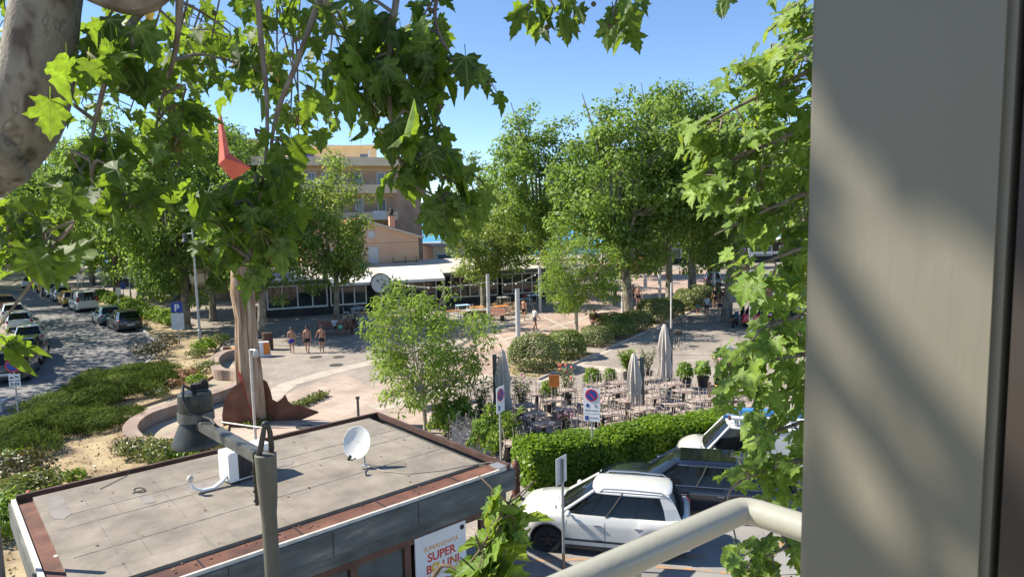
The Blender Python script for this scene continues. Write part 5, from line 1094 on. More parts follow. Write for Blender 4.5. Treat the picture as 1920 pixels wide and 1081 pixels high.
bell_lamp_head(t, .55, (-.85, 0, 2.45), m_galv, m_galv); MB().tube([(0, 0, 2.62), (-.75, 0, 2.62)], .04, 8).build('arm', m_galv, t); MB().box((.75, 0, z - .05), (1.5, .10, .09)).build('crossbar', m_galv, t); MB().tube([(0, 0, z - .5), (-.12, 0, z + .15)], .04, 6).build('strut', m_galv, t)
p = G(1258, 665); t = thing('thin_pole', 'very thin beige pole standing behind the parked bicycle', 'pole', (p.x, p.y, 0)); MB().tube([(0, 0, 0), (0, 0, 4.1)], .045, 8).build('shaft', m_lip, t); MB().box((.25, 0, 4.1), (.5, .06, .06)).build('arm', m_galv, t)
p = D(479, 815, 23.5); t = thing('spotlight_pole', 'thin pale pole with small grey spotlight in front of the driftwood column', 'spotlight', (p.x, p.y, 0)); zt = D(468, 655, 23.5).z
MB().tube([(0, 0, 0), (0, 0, zt)], .05, 10).build('pole', m_lip, t, True); MB().lathe([(.06, .10), (.09, .08), (.12, -.12), (.11, -.14)], 14, (.22, -.05, zt - .1)).build('spotlight', m_galv, t, True); MB().tube([(0, 0, zt - .02), (.2, -.05, zt)], .025, 6).build('arm', m_galv, t)
p = G(673, 800); t = thing('short_post', 'short dark post behind the kiosk roof', 'post', (p.x, p.y, 0)); MB().lathe([(.05, 0), (.05, 1.1), (.08, 1.12), (.08, 1.2)], 12).build('shaft', m_mast, t)
p = D(4, 960, 9.5); t = thing('thin_post', 'thin grey post at the far left edge beside the kiosk gutter', 'post', (p.x - .10, p.y, 0)); MB().tube([(0, 0, 0), (0, 0, 4.6)], .045, 10).build('shaft', m_polegrey, t, True)
# ------------------------------------------------------------ traffic signs
m_sblue = M('sign_blue', (.02, .05, .28), None, rough=.4); m_sred = M('sign_red', (.55, .03, .03), None, rough=.4); m_swhite = M('sign_white', (.72, .72, .72), None, rough=.4); m_sback = M('sign_back', (.50, .51, .52), (.58, .59, .6), 5, .5, metal=.3)
RX = Matrix.Rotation(R(90), 3, 'X')
def no_parking(mb_parent, z, r):
    MB().lathe([(r, 0), (r, .012)], 28, (0, -.04, z), RX).build('red_ring', m_sred, mb_parent)
    MB().lathe([(r * .80, 0), (r * .80, .004)], 28, (0, -.052, z), RX).build('blue_disc', m_sblue, mb_parent)
    MB().box((0, -.058, z), (r * 1.56, .003, r * .20), m=Matrix.Rotation(R(45), 3, 'Y')).build('red_bar', m_sred, mb_parent)
def sign_post(px, py, h, label, rz, r=.03):
    p = G(px, py); t = thing('traffic_sign', label, 'sign', (p.x, p.y, 0), rz); MB().tube([(0, 0, 0), (0, 0, h)], r, 10).build('post', m_galv, t, True); return t
t = sign_post(1111, 898, 2.95, 'no parking sign with white lettered plates rising from the bright hedge', R(-18))
MB().box((0, -.03, 2.45), (.50, .015, .78)).build('board', m_swhite, t); no_parking(t, 2.63, .19); MB().box((-.12, -.042, 2.31), (.08, .006, .10)).build('blue_mark', m_sblue, t); MB().box((.12, -.042, 2.31), (.07, .006, .08)).build('pale_mark', m_galv, t)
put_text('DALLE 0 ALLE 24', .055, m_dark, t, (0, -.0395, 2.14)); MB().box((0, -.03, 1.93), (.50, .015, .22)).build('plate', m_swhite, t); MB().box((-.15, -.042, 1.93), (.10, .006, .12)).build('blue_mark', m_sblue, t); put_text('PER CARICO', .045, m_dark, t, (.08, -.0395, 1.915))
t = sign_post(940, 885, 2.75, 'narrow no parking sign seen edge on beside the left closed umbrella', R(62), .035)
MB().box((0, -.03, 2.35), (.5, .015, .8)).build('board', m_swhite, t); no_parking(t, 2.5, .2); MB().box((-.1, -.042, 2.1), (.1, .006, .14)).build('blue_mark', m_sblue, t)
t = sign_post(1057, 1063, 2.55, 'back of a grey sign on a post in front of the white car', R(180 + 52), .032); MB().box((0, -.03, 2.30), (.42, .015, .62)).build('board', m_sback, t); MB().box((0, .005, 2.3), (.05, .05, .5)).build('bracket', m_dark, t); MB().tube([(0, 0, 0), (0, 0, .35)], .035, 10).build('post_foot', m_omark, t)
t = sign_post(36, 792, 2.65, 'round no parking sign with tow away plates at the street edge', R(14), .03); no_parking(t, 2.42, .29)
MB().box((0, -.03, 1.92), (.42, .015, .26)).build('tow_plate', m_swhite, t); MB().box((-.10, -.042, 1.90), (.12, .006, .06)).build('tow_truck_mark', m_dark, t); MB().box((.09, -.042, 1.93), (.15, .006, .05), m=Matrix.Rotation(R(18), 3, 'Y')).build('car_mark', m_dark, t); MB().box((0, -.03, 1.64), (.42, .015, .22)).build('hours_plate', m_swhite, t); put_text('0-24', .17, m_dark, t, (0, -.04, 1.58), .004)
t = sign_post(337, 648, 2.9, 'blue parking sign with white information panel beside the brown plane trunk', R(10), .04); MB().box((0, -.04, 2.55), (.72, .02, .70)).build('board', m_sblue, t); put_text('P', .62, m_swhite, t, (0, -.053, 2.33), .012); MB().box((0, -.04, 1.62), (.78, .02, 1.05)).build('info_panel', m_sback, t)
for px, py, lab in ((204, 562, 'small no parking sign board among promenade posts'), (154, 548, 'distant no parking sign board near the motorbikes')):
    t = sign_post(px, py, 2.7, lab, R(15), .035); MB().box((0, -.03, 2.2), (.62, .015, 1.1)).build('board', m_swhite, t); no_parking(t, 2.45, .22)
t = sign_post(225, 585, 2.3, 'narrow white sign behind the street hedge', R(40), .035); MB().box((0, -.03, 1.95), (.42, .015, .7)).build('board', m_swhite, t)
t = sign_post(234, 580, 2.6, 'narrow blue sign behind the street hedge', R(35), .035); MB().box((0, -.03, 2.25), (.42, .015, .6)).build('board', m_sblue, t)
# ------------------------------------------------------------ rusty hydrant post, stone planter box, dark bins
p = G(968, 935); t = thing('hydrant', 'rust brown cast iron hydrant post between kiosk and hedge', 'hydrant', (p.x, p.y, 0))
MB().lathe([(.16, 0), (.16, .08), (.12, .10), (.11, .75), (.14, .78), (.14, .84), (.11, .88), (.12, 1.0), (.08, 1.10), (.03, 1.14), (.03, 1.2), (.001, 1.21)], 18).build('barrel', m_rust, t, True); MB().lathe([(.05, 0), (.05, .16)], 12, (0, -.08, .66), RX).build('outlet', m_rust, t); MB().box((0, 0, .45), (.26, .26, .02)).build('flange', m_rust, t)
p = G(895, 845); t = thing('stone_box', 'grey marble topped service box beside the terrace and kiosk', 'cabinet', (p.x, p.y + .3, 0), R(-28)); MB().box((0, 0, .42), (1.6, .8, .84)).build('body', m_kerb, t, False, .01); MB().box((0, 0, .87), (1.68, .88, .06)).build('top_slab', m_felt, t, False, .01)
p = G(503, 655); t = thing('litter_bin', 'dark brown litter bin behind the driftwood column', 'bin', p); MB().lathe([(.30, 0), (.32, .05), (.32, 1.0), (.34, 1.02), (.34, 1.08), (.22, 1.10)], 16).build('barrel', m_brownw, t, True); MB().lathe([(.2, 1.08), (.2, 1.12)], 12).build('opening', m_black, t)
p = G(492, 668); t = thing('barrier_block', 'white and orange plastic barrier beside the driftwood column', 'barrier', p, R(25)); MB().slab([(-.5, -.2, 0), (.5, -.2, 0), (.42, -.2, .9), (-.42, -.2, .9)], (0, .35, 0)).build('body', m_white, t, False, .03); MB().box((.25, -.22, .5), (.35, .03, .7)).build('orange_panel', m_orange, t)
p = G(446, 668); t = thing('orange_crate', 'orange plastic sheet lying inside the upper wall curve', 'sheet', (p.x, p.y, .02), R(20)); MB().box((0, 0, .25), (.9, .5, .5)).build('body', m_orange, t, False, .04); MB().box((-.6, .1, .3), (.4, .35, .6)).build('rusty_box', m_rust, t)
p = G(62, 640, .4)
# ------------------------------------------------------------ terrace: tables, upturned chairs, umbrellas, planters
TD = Vector((.915, .40, 0)).normalized(); TN = Vector((-TD.y, TD.x, 0)); T0 = Vector((.2, 19.75, 0))
def make_table():
    t = thing('terrace_table', 'square brown bistro table on one dark leg in the closed terrace', 'table', (0, 0, 0), 0, 'bistro tables of the terrace')
    MB().box((0, 0, .735), (.72, .72, .035)).build('tabletop', m_table, t, False, .006); MB().box((0, 0, .37), (.10, .10, .70)).build('leg', m_tleg, t); MB().box((0, 0, .015), (.42, .42, .03)).build('foot', m_tleg, t); return t
def make_chair(label, grp, mat):
    t = thing('bistro_chair', label, 'chair', (0, 0, 0), 0, grp)
    MB().box((0, 0, .455), (.40, .40, .025)).build('seat', mat, t, False, .006)
    for sx in (-1, 1):
        MB().tube([(sx * .18, .17, .445), (sx * .20, .22, 0)], .014, 6).build('leg', mat, t); MB().tube([(sx * .18, -.17, .445), (sx * .20, -.24, 0)], .014, 6).build('leg', mat, t)
    bk = MB()
    for sx in (-1, 1): bk.tube([(sx * .18, -.18, .46), (sx * .18, -.22, .70), (sx * .17, -.25, .88)], .014, 6)
    bk.tube([(-.17, -.25, .87), (0, -.27, .885), (.17, -.25, .87)], .014, 6)
    for z in (.62, .74): bk.tube([(-.18, -.21 - (z - .62) * .15, z), (.18, -.21 - (z - .62) * .15, z)], .011, 5)
    bk.build('backrest', mat, t); return t
tab0 = make_table(); ch0 = make_chair('brown grey bistro chair upturned on a terrace table, legs in the air', 'chairs stacked on the terrace tables', m_chair)
upr0 = make_chair('brown grey bistro chair standing upright among the terrace tables', 'upright chairs of the terrace', m_chair)
first = [True, True, True]
def put_table(x, y, rz):
    o = tab0 if first[0] else copy_tree(tab0); first[0] = False; o.location = (x, y, .02); o.rotation_euler = (0, 0, rz)
def put_up(x, y, rz, tx, ty, z0=1.225):
    o = ch0 if first[1] else copy_tree(ch0); first[1] = False
    o.rotation_euler = (R(180) + rnd.uniform(-.06, .06), rnd.uniform(-.06, .06), rz); o.location = (tx, ty, z0)
def put_ch(x, y, rz):
    o = upr0 if first[2] else copy_tree(upr0); first[2] = False; o.location = (x, y, .02); o.rotation_euler = (0, 0, rz)
sheet('terrace_floor', [(q.x, q.y) for q in (T0 + TN * 1.0 - TD * .6, T0 + TN * 1.0 + TD * 11, T0 + TN * 8.4 + TD * 11, T0 + TN * 8.4 - TD * .6)], .0135, M('terrace_floor_slabs', (.36, .305, .255), (.44, .375, .315), .8, .9))
for r_ in range(5):
    for c_i in range(8):
        q = T0 + TD * ((.4 if r_ < 2 else -.5) + c_i * 1.38 + (.35 if r_ % 2 else 0) + rnd.uniform(-.12, .12)) + TN * (1.55 + r_ * 1.32 + rnd.uniform(-.12, .12))
        if r_ == 0 and c_i == 1: continue
        rz = math.atan2(TD.y, TD.x) + rnd.uniform(-.12, .12); put_table(q.x, q.y, rz)
        for k in range(2):
            off = (TD if k == 0 else -TD) * .20 + TN * rnd.uniform(-.08, .08)
            put_up(0, 0, rz + R(90 if k else -90) + rnd.uniform(-.3, .3), q.x + off.x, q.y + off.y)
        for k in range(1 if (r_ + c_i) % 2 else 2):
            off = TN * (.62 if k else -.62) + TD * rnd.uniform(-.15, .15)
            put_ch(q.x + off.x, q.y + off.y, rz + (0 if k == 0 else R(180)) + rnd.uniform(-.3, .3))
def umbrella(px, py, h, label, mside):
    p = G(px, py); t = thing('closed_umbrella', label, 'umbrella', (p.x, p.y, 0), 0, 'closed terrace umbrellas')
    n = 20; prof = [(.05, h), (.09, h - .1), (.17, h - .5), (.24, h - 1.1), (.20, h - 1.55), (.25, h - 2.0), (.30, h - 2.35)]; vs = []; fs = []
    for i, (r_, z) in enumerate(prof):
        for k in range(n):
            a = 2 * math.pi * k / n; rr2 = r_ * (1 + (.28 if k % 2 else -.16) * min(1, i * .4) + .1 * math.sin(3 * a + z * 2)); zz = z + (.12 * math.sin(a * 2 + px) if i == len(prof) - 1 else 0); vs.append((rr2 * math.cos(a), rr2 * math.sin(a), zz))
    for i in range(len(prof) - 1):
        for k in range(n): fs.append((i * n + k, i * n + (k + 1) % n, (i + 1) * n + (k + 1) % n, (i + 1) * n + k))
    MB().add(vs, fs).build('canopy', m_umb, t, True); MB().tube([(0, 0, .05), (0, 0, h - .1)], .03, 8).build('pole', m_galv, t)
    MB().box((mside, .05, h * .46 + .05), (.16, .12, h * .92)).build('mast', m_mast, t, False, .01); MB().box((mside / 2, .03, h * .90), (abs(mside), .05, .06)).build('arm', m_mast, t); MB().box((mside, .05, .05), (.8, .8, .1)).build('base', m_mast, t)
    MB().lathe([(.215, 0), (.225, .04), (.215, .08)], 16, (0, 0, h - 1.58)).build('strap', m_umb, t)
umbrella(945, 800, 3.0, 'closed beige umbrella with dark mast at the left end of the terrace', -.30)
umbrella(1189, 787, 2.65, 'closed beige umbrella with green mast in the middle of the terrace', .32); umbrella(1246, 735, 3.1, 'tall closed beige umbrella behind the middle one, with dark mast', .28)
# planters round the terrace
def stalk_plant(label, p, h, spread, mat, nst, lsz, seed, flower=None, tmpl=LANCE, pot=True, cat='plant'):
    g = random.Random(seed); gg = np.random.default_rng(seed); t = thing('potted_plant', label, cat, (p.x, p.y, 0)); zb = .42 if pot else .05
    if pot: MB().lathe([(.20, 0), (.25, .40), (.27, .40), (.27, .45), (.22, .45), (.21, .42)], 14).build('pot', m_tleg, t, True)
    sm2 = MB(); P = []; N_ = []; T_ = []
    for k in range(nst):
        a = g.uniform(0, 6.28); e = Vector((math.cos(a) * spread * g.uniform(.3, 1), math.sin(a) * spread * g.uniform(.3, 1), zb + h * g.uniform(.65, 1))); s0 = Vector((g.uniform(-.1, .1), g.uniform(-.1, .1), zb)); sm2.tube([s0, s0.lerp(e, .5) + Vector((0, 0, .1)), e], [.014, .01, .005], 5, False)
        for j in range(22):
            q = s0.lerp(e, g.uniform(.25, 1.02)); P.append(q); d = Vector((g.uniform(-1, 1), g.uniform(-1, 1), g.uniform(0, 1.2))); T_.append(d); N_.append(Vector((g.uniform(-1, 1), g.uniform(-1, 1), 1)))
    sm2.build('stems', m_twig, t)
    mesh_obj('foliage', leaf_mesh('foliage', np.array(P), np.array(N_), np.array(T_), gg.uniform(.7, 1.3, len(P)) * lsz, tmpl, mat, gg.uniform(0, 1, len(P))), None, t)
    if flower is not None:
        for k in range(7): MB().ball((g.uniform(-spread, spread) * .8, g.uniform(-spread, spread) * .8, zb + h * g.uniform(.6, 1.02)), .06, 7, 5).build('flower', flower, t)
    return t
m_pinkf = M('pink_flower', (.75, .38, .42), None); m_redf = M('coral_flower', (.75, .14, .10), None)
stalk_plant('tall thin oleander with grey green leaves at the back of the terrace', G(978, 790), 1.5, .5, l_bush, 16, .17, 1, m_pinkf)
stalk_plant('oleander with coral red flowers at the terrace edge', G(1062, 758), 1.3, .5, l_bush, 14, .17, 2, m_redf)
stalk_plant('spiky green yucca behind the middle umbrella', G(1178, 715), 1.1, .5, l_ash, 20, .34, 3, tmpl=SPIKE)
stalk_plant('small dark palm like plant beside the kiosk corner', G(955, 862), 1.4, .35, l_ash, 8, .34, 4, tmpl=SPIKE)
stalk_plant('pink flowered plant at the right end of the terrace', G(1348, 722), 1.2, .45, l_bush, 12, .15, 5, m_pinkf)
stalk_plant('thin oleander beside the young ash tree', G(905, 800), 1.5, .5, l_bush, 12, .17, 6)
stalk_plant('loose grey plant between the closed umbrellas', G(1215, 712), 1.2, .5, l_bush, 12, .15, 9)
stalk_plant('pink flowering pot plant tucked behind the hedge', G(1122, 805), .7, .3, l_bush, 10, .13, 7, m_pinkf)
stalk_plant('white and pink orchid like pot plant in a dark trough', G(1062, 830), .8, .3, l_dry, 9, .12, 8, m_pinkf)
for px, py, s, h, lab in ((1030, 770, .5, 1.3, 'round green bush in a pot at the back of the terrace'), (1112, 738, .55, 1.2, 'ball shaped dark green bush at the back of the terrace'), (1145, 733, .42, 1.0, 'small yellow green bush beside the ball shaped bush'), (1285, 728, .5, 1.25, 'left one of two laurel bushes at the terrace edge'), (1318, 724, .5, 1.2, 'right one of two laurel bushes at the terrace edge')):
    p = G(px, py); t = thing('potted_bush', lab, 'plant', (p.x, p.y, 0)); MB().lathe([(.22, 0), (.28, .42), (.30, .42), (.30, .47), (.2, .47)], 14).build('pot', m_tleg, t, True); o = mesh_obj('foliage', shm[0], None, t); o.location = (0, 0, .42); o.scale = (s * .82, s * .82, h * .62)
    MB().tube([(0, 0, .4), (.02, 0, .9)], .03, 6).build('stem', m_twig, t)
for px, py, s, lab in ((850, 815, .9, 'bright green shrub behind the kiosk roof corner'), (925, 850, .85, 'dark leafy shrub between kiosk and hedge')):
    p = G(px, py); t = thing('shrub', lab, 'shrub', (p.x, p.y, 0)); t.scale = (s, s, 1.3); mesh_obj('foliage', shm[1], None, t); mesh_obj('stem', stem_m, None, t)
# orange menu board, yellow lamp bunch, timber rail at right end
p = G(1040, 775); t = thing('menu_board', 'small orange board on a stand among the terrace plants', 'sign', (p.x, p.y, 0)); MB().box((0, 0, 1.35), (.42, .03, .5)).build('board', m_orange, t); MB().tube([(0, .03, 0), (0, .03, 1.4)], .02, 6).build('stand', m_dark, t)
p = G(1330, 780); t = thing('timber_frame', 'weathered timber post and rail with orange lanterns at the end of the terrace', 'fence', (p.x, p.y, 0), R(-14))
for x in (0, 1.6): MB().box((x, 0, .7), (.12, .12, 1.4)).build('post', m_wood, t)
for z in (.62, .95): MB().box((.8, 0, z), (1.6, .05, .12)).build('rail', m_wood, t)
for k in range(5): MB().ball((.25 + k * .17, -.02, 1.15), (.09, .09, .13), 10, 7).build('lantern', M('orange_yellow_lantern', (.85, .42, .03), None, rough=.5), t, True)
# ------------------------------------------------------------ restaurant seating
def colour_table(label, x, y, mat, rz=0, s=1.1):
    t = thing('cafe_table', label, 'table', (x, y, 0), rz); MB().box((0, 0, .74), (s, .8, .04)).build('tabletop', mat, t, False, .006)
    for sx in (-1, 1):
        for sy in (-1, 1): MB().box((sx * (s / 2 - .06), sy * .34, .36), (.05, .05, .72)).build('leg', m_lip, t)
wood_l = M('light_wood', (.46, .30, .15), (.55, .37, .2), 4, .6); m_tt = M('orange_table_top', (.65, .26, .07), None, rough=.5); m_tb = M('pale_blue_cloth', (.35, .52, .70), None, rough=.8); m_redc = M('red_chair', (.5, .03, .02), None, rough=.5); m_tq = M('turquoise_chair', (.15, .5, .5), None, rough=.5)
ct = [(940, 590, m_tt, 'orange topped cafe table beside the pale plane trunk'), (895, 592, m_tt, 'orange topped cafe table behind the brown bench'), (958, 583, wood_l, 'light wooden cafe table right of the plane trunk'), (945, 572, m_white, 'white topped cafe table near the restaurant windows'), (985, 575, m_tb, 'cafe table with a pale blue cloth'), (1000, 568, m_tb, 'far cafe table with blue cloth at the restaurant end'), (690, 602, m_tt, 'bright orange cafe table near the seated group'), (672, 594, m_tb, 'pale blue cafe table under the restaurant window'), (850, 600, m_tt, 'orange cafe table hidden behind the young tree'), (655, 610, wood_l, 'light cafe table right behind the seated group'), (868, 588, m_tb, 'turquoise cafe table by the restaurant door')]
for px, py, mt, lab in ct: p = G(px, py); colour_table(lab, p.x, p.y, mt, R(21))
wch = make_chair('light wooden chair by the restaurant tables', 'wooden chairs outside the restaurant', wood_l); whc = make_chair('white plastic chair by the restaurant tables', 'white chairs outside the restaurant', m_white); rdc = make_chair('red chair at the restaurant end', 'red chairs outside the restaurant', m_redc)
used = {}
def put_c(proto, px, py, rz):
    o = copy_tree(proto) if used.get(proto.name) else proto; used[proto.name] = 1; p = G(px, py); o.location = (p.x, p.y, 0); o.rotation_euler = (0, 0, rz); o.scale = (1.1, 1.1, 1.1)
for px, py, a in ((932, 596, 1), (950, 598, 2), (963, 594, 3), (940, 582, .5), (955, 578, 4), (970, 588, 5), (928, 580, 1.2), (975, 595, .3), (948, 590, 2.6), (935, 586, 4.4), (660, 600, 1), (668, 610, 2.4), (682, 596, 4)): put_c(wch, px, py, a)
for px, py, a in ((675, 618, 1), (684, 608, 2), (668, 596, 3.2), (880, 592, 1), (872, 600, 2), (650, 596, 5), (697, 612, .5), (860, 606, 4), (885, 602, 3)): put_c(whc, px, py, a)
for px, py, a in ((978, 570, 1), (985, 566, 2.2), (992, 562, 4), (912, 600, 1.4)): put_c(rdc, px, py, a)
def bench(px, py, rz, label, L_=1.9):
    p = G(px, py); t = thing('bench', label, 'bench', (p.x, p.y, 0), rz); m_bw = M('brown_bench', (.17, .07, .045), (.24, .11, .07), 4, .6)
    MB().box((0, 0, .44), (L_, .5, .06)).build('seat', m_bw, t, False, .01); MB().box((0, .25, .74), (L_, .06, .42), m=Matrix.Rotation(R(-10), 3, 'X')).build('backrest', m_bw, t, False, .01)
    for x in (-L_ * .4, L_ * .4): MB().box((x, 0, .21), (.06, .42, .41)).build('leg', m_dark, t)
bench(892, 607, R(15), 'reddish brown bench with backrest at the foot of the pale plane tree', 1.8); bench(930, 600, R(-40), 'brown bench turned to the right beside the pale light column', 1.6); bench(632, 626, R(18), 'dark bench used by the seated group under the leaning plane tree', 2.6); bench(1125, 612, R(25), 'low bench under the crouching person in yellow shorts', 1.5)
# ------------------------------------------------------------ cars
STY = {'suv': dict(wb=1.0, rf=1.84, rr=.40, rb=.10, belt=.98, nose=.80, tail=.02, hip=.27, zr=0), 'wagon': dict(wb=1.30, rf=2.10, rr=.62, rb=.14, belt=.92, nose=.68, hip=.28), 'hatch': dict(wb=1.00, rf=1.65, rr=.60, rb=.16, belt=.92, nose=.70, hip=.27), 'van': dict(wb=.72, rf=1.42, rr=.10, rb=.03, belt=1.08, nose=.86, hip=.16)}
def make_car(name, label, cat, loc, hd, L, W, H, pm, style, group=None, rim=None, detail=True, wr=.32, front=.86, wbase=None, rails=False, roofglass=False, chrome=False, tailgate_open=False):
    S = STY[style]; t = thing(name, label, cat, (loc[0], loc[1], 0), math.atan2(hd[1], hd[0]), group)
    xf = L / 2 - front; wbase = wbase or L * .615; xr = xf - wbase; ra = wr + .075
    belt = S['belt']; xwb = L / 2 - S['wb']; sill = .23
    xs = sorted(set([round(v, 4) for v in list(np.linspace(-L / 2, L / 2, 46)) + [xf + ra * math.cos(a) for a in np.linspace(0, math.pi, 9)] + [xr + ra * math.cos(a) for a in np.linspace(0, math.pi, 9)] + [-L / 2 + .03, -L / 2 + .08, L / 2 - .03, L / 2 - .08, L / 2 - .15]]))
    def hw(x):
        a = max(0, (x - (L / 2 - .80)) / .80); b = max(0, (-x - (L / 2 - .60)) / .60)
        return W / 2 * (1 - .20 * a ** 2.4 - .10 * b ** 2.6)
    def top(x):
        if x > xwb:
            u = (x - xwb) / (L / 2 - xwb); z = belt + .0 - (belt - S['nose']) * u ** 1.9
            e = max(0, (x - (L / 2 - .14)) / .14); return z - .18 * e ** 2
        e = max(0, (-x - (L / 2 - .10)) / .10); return belt + .02 * (-x / L) - .10 * e ** 2
    def low(x):
        z = sill + .07 * max(0, (x - L / 2 + .6) / .6) + .08 * max(0, (-x - L / 2 + .5) / .5)
        for xc in (xf, xr):
            d = x - xc
            if abs(d) < ra: z = max(z, wr + math.sqrt(max(0, ra * ra - d * d)) - .02)
        return z
    vs = []; fs = []; K = 8
    for x in xs:
        w_, zt, zl = hw(x), top(x), low(x); dz = zt - zl
        flare = .0
        for xc in (xf, xr):
            if abs(x - xc) < ra + .12: flare = .018 * (1 - (abs(x - xc) / (ra + .12)) ** 4)
        vs += [(x, w_ - .06 + flare, zl), (x, w_ - .01 + flare, zl + .02), (x, w_ + flare, zl + dz * .35), (x, w_ - .012 + flare * .5, zl + dz * .66), (x, w_ - .035, zl + dz * .88), (x, w_ - .095, zt), (x, w_ * .5, zt + .035), (x, 0, zt + .045)]
    n = len(xs)
    for sgn in (1, -1):
        b = len(vs) // 1 if False else 0
    full = vs + [(x, -y, z) for x, y, z in vs]; off = n * K
    for i in range(n - 1):
        for k in range(K - 1):
            a = i * K + k; q = (a, a + 1, a + K + 1, a + K); fs += [q, tuple(off + j for j in reversed(q))]
    for i in (0, n - 1): fs.append(tuple(i * K + k for k in range(K)) + tuple(off + i * K + k for k in range(K - 1, -1, -1)))
    body = MB().add(full, fs).build('body', pm, t, True)
    bm = bmesh.new(); bm.from_mesh(body.data); bmesh.ops.remove_doubles(bm, verts=bm.verts, dist=.0005); bmesh.ops.recalc_face_normals(bm, faces=bm.faces); bm.to_mesh(body.data); bm.free()
    MB().box((0, 0, .42), (L - .5, W - .42, .40)).build('underbody', m_under, t)
    # lower trim
    for sy in (-1, 1): MB().box(((xf + xr) / 2, sy * (W / 2 - .035), .225), (wbase - 2 * ra, .08, .09)).build('sill_trim', m_trim, t)
    MB().box((L / 2 - .06, 0, .30), (.14, W * .72, .12)).build('bumper_trim', m_trim, t); MB().box((-L / 2 + .05, 0, .34), (.12, W * .78, .14)).build('bumper_trim', m_trim, t)
    # greenhouse
    wb_ = W / 2 - .085; zr = H - .05; wr_ = W / 2 - (.27 if style != 'van' else .14)
    xA, xB, xC, xD = xwb, L / 2 - S['rf'], -L / 2 + S['rr'], -L / 2 + S['rb']
    def ring(u):
        e = u ** .9; z = belt - .02 + (zr - belt + .02) * u; hwid = wb_ + (wr_ - wb_) * u ** 1.25
        xa = xA + (xB - xA) * u; xd = xD + (xC - xD) * u ** 1.3
        fb = .16 * (1 - .35 * u); P = [(xa, 0, z), (xa - fb * .25, hwid * .55, z), (xa - fb, hwid * .90, z)]
        for k in range(1, 8): P.append((xa - fb - .05 + (xd + .10 - xa + fb + .05) * k / 8, hwid * (1 - .03 * abs(k - 4) / 4), z))
        P += [(xd + .08, hwid * .88, z), (xd + .01, hwid * .5, z), (xd, 0, z)]
        return P + [(x, -y, zz) for x, y, zz in P[-2:0:-1]]
    rings = [ring(u) for u in (0, .35, .7, 1)]; m_ = len(rings[0]); vs = [p for r_ in rings for p in r_]; fs = []
    for i in range(3):
        for k in range(m_): fs.append((i * m_ + k, i * m_ + (k + 1) % m_, (i + 1) * m_ + (k + 1) % m_, (i + 1) * m_ + k))
    fs.append(tuple(3 * m_ + k for k in range(m_)))
    gm = MB().add(vs, fs).build('windows', m_glass, t, True)
    # roof
    r3 = rings[3]; cx = (xB + xC) / 2; vs = []; fs = []
    ex = [(cx + (x - cx) * 1.0, y * 1.016, z - .045) for x, y, z in ring(1.0)]
    if style == 'van' or style == 'suv': ex = [(x + (0.0 if x > cx else -.03), y, z) for x, y, z in ex]
    r2 = [(cx + (x - cx) * .985, y * .985, zr + .004) for x, y, z in r3]; r1 = [(cx + (x - cx) * .90, y * .86, zr + .034) for x, y, z in r3]; r0 = [(cx + (x - cx) * .5, y * .45, zr + .055) for x, y, z in r3]
    vs = ex + r2 + r1 + r0
    for i in range(3):
        for k in range(m_): fs.append((i * m_ + k, i * m_ + (k + 1) % m_, (i + 1) * m_ + (k + 1) % m_, (i + 1) * m_ + k))
    fs.append(tuple(3 * m_ + k for k in range(m_)))
    MB().add(vs, fs).build('roof', pm, t, True)
    if roofglass: MB().prism([(xB - .18, wr_ * .72), (xB - .18, -wr_ * .72), (xC + .55, -wr_ * .70), (xC + .55, wr_ * .70)], zr + .04, zr + .062).build('glass_roof', m_glass, t)
    # pillars
    pl = MB(); G4 = [ring(u) for u in (0, .5, 1)]
    for sy in (1, -1):
        def pt(r_, k): x, y, z = r_[k]; return Vector((x, sy * (y + .006), z))
        pl.tube([pt(r_, 2) for r_ in G4], [.045, .036, .04], 8)
        for lo_k, hi_k in (((8, 10),) if style in ('hatch',) else ((9, 10),) if style != 'van' else ((6, 10),)):
            for a_, b_ in zip(range(lo_k, hi_k), range(lo_k + 1, hi_k + 1)):
                for u0, u1 in ((0, 1), (1, 2)):
                    q = [pt(G4[u0], a_), pt(G4[u0], b_), pt(G4[u1], b_), pt(G4[u1], a_)]; pl.slab([p + Vector((0, sy * .004, 0)) for p in q], (0, -sy * .02, 0))
        pl.tube([pt(ring(1), k) + Vector((0, 0, -.03)) for k in range(2, 11)], .03, 6)
    pl.build('pillars', pm, t, True)
    for sy in (1, -1):
        for k in ((5,) if style != 'wagon' else (5, 8)):
            MB().tube([Vector((r_[k][0], sy * (r_[k][1] + .004), r_[k][2])) for r_ in G4], .024, 6).build('door_post', m_trim, t)
    # lamps, plates, mirrors, handles, seams
    for sy in (1, -1):
        fx = L / 2 - .20; MB().ball((fx - .06, sy * (hw(fx) - .12), S['nose'] - .10), (.25, .15, .075), 14, 8).build('headlight', m_lens, t, True)
        zt_ = belt - .12 if style != 'van' else belt + .1
        MB().ball((-L / 2 + .10, sy * (hw(-L / 2 + .1) - .10), zt_), (.12, .13, .12 if style != 'van' else .26), 12, 8).build('taillight', m_tail, t, True)
        mi = MB().ball((xwb - .38, sy * (W / 2 + .085), belt + .08), (.07, .11, .075), 10, 8).box((xwb - .38, sy * (W / 2 - .02), belt + .03), (.05, .12, .03)).build('mirror', pm if not chrome or True else m_chrome, t, True)
        for x in (xwb - 1.05, xwb - 2.0)[: (2 if style != 'van' else 1)]: MB().box((x, sy * (W / 2 + .001), belt - .20), (.18, .035, .028)).build('handle', m_chrome if pm is not m_pblack else m_trim, t, False, .006)
